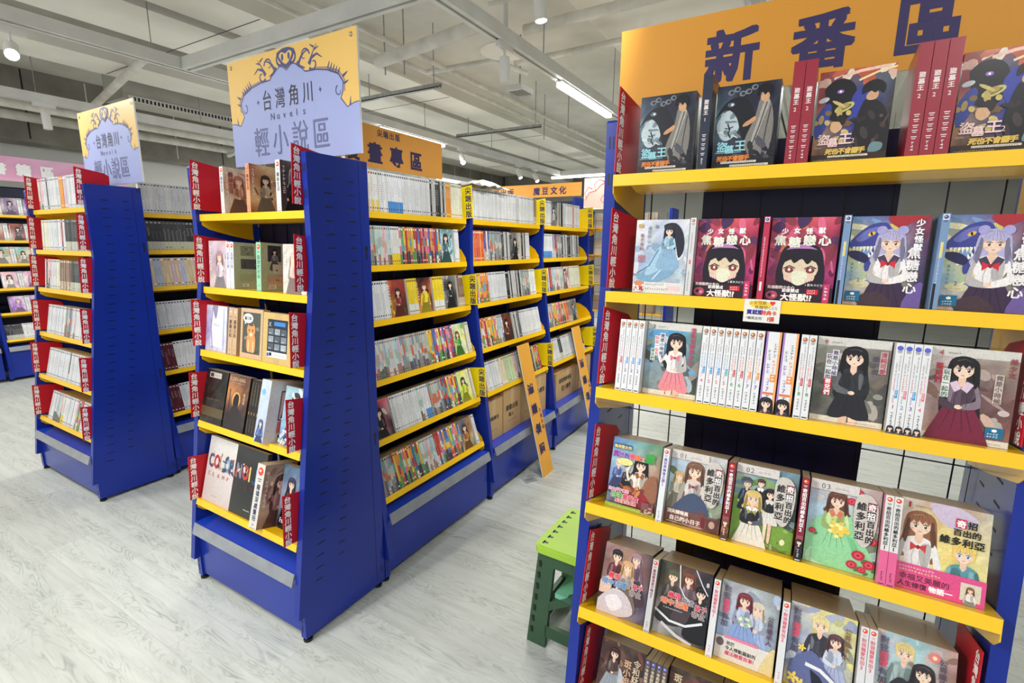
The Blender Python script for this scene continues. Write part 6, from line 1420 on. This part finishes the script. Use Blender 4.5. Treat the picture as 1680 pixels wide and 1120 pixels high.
def rail(p0, p1, label):
    mb = MB(); x0, y0 = p0; x1, y1 = p1
    if abs(x1 - x0) < abs(y1 - y0):
        mb.box(x0 - .045, x0 + .045, y0, y1, RZ, RZ + .05, 'white'); mb.box(x0 - .045, x0 - .012, y0, y1, RZ - .035, RZ, 'white'); mb.box(x0 + .012, x0 + .045, y0, y1, RZ - .035, RZ, 'white'); mb.box(x0 - .012, x0 + .012, y0, y1, RZ - .001, RZ, 'black')
        y = y0 + .4
        while y < y1: mb.tube([(x0, y, RZ + .05), (x0, y, 3.62)], .004, 'steel', 6); y += 1.6
    else:
        mb.box(x0, x1, y0 - .045, y0 + .045, RZ, RZ + .05, 'white'); mb.box(x0, x1, y0 - .045, y0 - .012, RZ - .035, RZ, 'white'); mb.box(x0, x1, y0 + .012, y0 + .045, RZ - .035, RZ, 'white'); mb.box(x0, x1, y0 - .012, y0 + .012, RZ - .001, RZ, 'black')
    return thing('track_rail', label, 'light rail', mb, 'white track rails under the ceiling')


rail((RB, -4.5), (RB, 9), 'white track rail running from the top centre towards the far sign')
rail((RA, -4.5), (RA, 8.2), 'white track rail running from the top left corner over the middle row')
rail((RA + .05, .93), (RB - .05, .93), 'white cross rail above the large lavender sign')
rail((RA + .05, 8.0), (RB - .05, 8.0), 'far white cross rail carrying a lit tube')
rail((-5.3, -4.5), (-5.3, 9), 'leftmost white track rail above the aisle by the wall bays')
rail((2.3, -4.5), (2.3, 9), 'added white track rail, out of view right of the nearest display')  # added out of view to hang unseen tubes from
rail((1.12, -2.2), (1.12, 9), 'added white track rail hidden behind the orange new-titles sign')  # added to carry the spots that brighten the comics row
for k, (tx, ty, tl, d, pw) in enumerate(TUBES):
    hx, hy = (.03, tl / 2) if not d else (tl / 2, .03)
    root = empty('tube_lamp', Matrix.Translation((tx, ty, RZ - .035)))
    tag(root, ['bright tube lamp right of centre, left of the orange new-titles sign', 'tube lamp above the orange comics-section sign', 'far crosswise tube lamp near the far rail', 'small far tube lamp right of the comics-section sign', 'tube lamp partly behind the large lavender sign'][k] if k < 5 else 'added white tube lamp on the rails, out of sight, %s along' % ordn(k - 4), 'lamp', 'tube lamps')
    mb = MB(); mb.box(-hx, hx, -hy, hy, -.016, 0, 'lampw'); mb.build('housing', root)
    mb = MB(); mb.box(-hx + .003, hx - .003, -hy + .003, hy - .003, -.052, -.0162, 'glow'); mb.build('diffuser', root)

SN = ['lit spotlight at the top edge, left of the new-titles sign', 'spotlight in front of the round white plate', 'glaring spotlight above the comics row', 'left of the two small white far spotlights', 'right of the two small white far spotlights', 'glaring spotlight at the left edge', 'white spotlight above the pink sign', 'spotlight out of view aimed at the nearest display', 'spotlight out of view aimed at the middle end-cap'] + [ordn(k + 1) + ' added spotlight on the hidden rail behind the new-titles sign' for k in range(4)]
for k, (sx, sy, pw, aim) in enumerate(SPOTS):
    loc = Vector((sx, sy, RZ - (-.03 if k == 0 else .19 if k == 5 else .16))); root = empty('track_spotlight', Matrix.Translation(loc)); tag(root, SN[k], 'lamp', 'track spotlights')
    mb = MB(); mb.box(-.015, .015, -.09, .09, .09, .125, 'lampw'); mb.build('adapter', root)
    mb = MB(); mb.tube([(0, 0, .6 if k == 0 else .09), (0, 0, .01)], .008, 'lampw', 8); mb.build('stem', root)
    dv = (Vector(aim) - loc).normalized()
    if k in (1, 6): dv = Vector((.05, .02, -1)).normalized()
    mb = MB(); mb.tube([-dv * .04, dv * .12], .037, 'lampw', 20); mb.build('lamp_body', root)
    if k != 1 and k != 6: mb = MB(); mb.tube([dv * .1202, dv * .1225], .031, 'glow2', 20); mb.build('lens', root)

def pipe(pts, r, label, m='pipe', g='ceiling pipes'):
    mb = MB(); mb.tube(pts, r, m, 14); return thing('ceiling_pipe', label, 'pipe', mb, g)


pipe([(-1.75, 1.85, 3.05), (-.55, 1.72, 3.08)], .05, 'thick cut-off grey pipe left of the round plate')
pipe([(-.62, 2.35, 3.25), (.9, 2.3, 3.25), (6, 2.2, 3.25)], .04, 'white pipe passing behind the lit top spotlight')
pipe([(-.7, 1.95, 3.3), (.9, 1.9, 3.3), (4, 1.85, 3.3)], .02, 'thin white pipe at the top edge of the view')
pipe([(-1.15, 3.1, 3.3), (.5, 3.05, 3.3), (6, 3.0, 3.3)], .03, 'white pipe crossing towards the orange new-titles sign')
for k, x in enumerate((-1.98, -1.74)):
    pipe([(x, -2, 3.25), (x, 12, 3.25)], .022, ('left' if k == 0 else 'right') + ' of the twin long conduits right of the ceiling beam', g='twin conduits')
pipe([(-1.98, 2.75, 3.25), (-1.2, 2.8, 3.25), (-1.1, 3.25, 3.24)], .025, 'short branch pipe beneath the round plate')
pipe([(-1.74, 8.2, 3.1), (.6, 8.1, 3.1)], .03, 'far cross pipe above the far rail')
for k, (x, y) in enumerate(((-1.86, 2.05), (-1.7, 2.12), (-1.9, 5.2), (-1.3, 4.7))): pipe([(x, y, 3.02), (x, y, 3.62)], .006, ordn(k + 1) + ' thin steel hanger rod dropping by the twin conduits', 'steel', 'hanger rods')
pipe([(-5.9, -3, 2.98), (-5.9, 12, 2.98)], .05, 'thick cream pipe along the left of the ceiling')
pipe([(-6.1, -3, 3.02), (-6.1, 12, 3.02)], .035, 'thinner cream pipe below the thick left one')
pipe([(-6.6, -3, 2.98), (-6.6, 12, 2.98)], .05, 'low cream pipe near the left concrete beam')
pipe([(-5.9, 1.4, 3.1), (-4.1, 1.2, 3.3)], .04, 'slanting cream pipe in front of the light ceiling strip')
pipe([(-6.6, 3.4, 2.9), (-4.6, 3.3, 3.15)], .03, 'slanting thin pipe by the air-conditioner')
for k, (xa, xb, y, z) in enumerate(((-2.85, -1.7, 2.62, 3.04), (-3.0, -1.65, 4.62, 3.05))):
    mb = MB(); mb.box(xa, xb, y - .02, y + .02, z, z + .008, 'steel'); mb.box(xa, xb, y - .02, y - .016, z, z + .042, 'steel'); mb.box(xa, xb, y + .016, y + .02, z, z + .042, 'steel')
    for x in (xa + .2, xb - .08): mb.tube([(x, y, z), (x, y, 3.62)], .005, 'steel', 6)
    thing('strut_channel', ('nearer' if k == 0 else 'farther') + ' steel strut channel hung below the ceiling beam', 'bracket', mb, 'strut channels')
mb = MB(); mb.tube([(-.86, 2.45, 3.16), (-.86, 2.45, 3.17)], .215, 'panel', 40); mb.tube([(-.86, 2.45, 3.17), (-.86, 2.45, 3.62)], .02, 'white', 12)
thing('round_plate', 'round white ceiling plate behind the hanging spotlight', 'ceiling plate', mb)
mb = MB(); mb.box(-1.28, -1.1, 3.15, 3.4, 3.08, 3.13, 'white'); mb.prism([(-1.27, 3.08), (-1.11, 3.08), (-1.14, 3.03), (-1.24, 3.03)], 3.18, 3.38, 'y', 'clear'); mb.tube([(-1.19, 3.27, 3.13), (-1.19, 3.27, 3.62)], .008, 'steel', 6)
thing('emergency_light', 'white emergency light box right of the round plate', 'lamp', mb)
mb = MB(); mb.box(-5.83, -5.38, 1.5, 4.4, 3.16, 3.5, 'duct'); mb.box(-5.38, -5.365, 1.55, 4.35, 3.13, 3.2, 'white')
for i in range(64): mb.box(-5.365, -5.363, 1.6 + i * .042, 1.622 + i * .042, 3.145, 3.185, 'black')
for y in (1.7, 2.6, 3.5): mb.tube([(-5.42, y, 3.5), (-5.42, y, 3.62)], .008, 'steel', 6)
thing('ducted_air_conditioner', 'grey ducted air-conditioner with a slotted grille above the left aisle', 'air conditioner', mb)
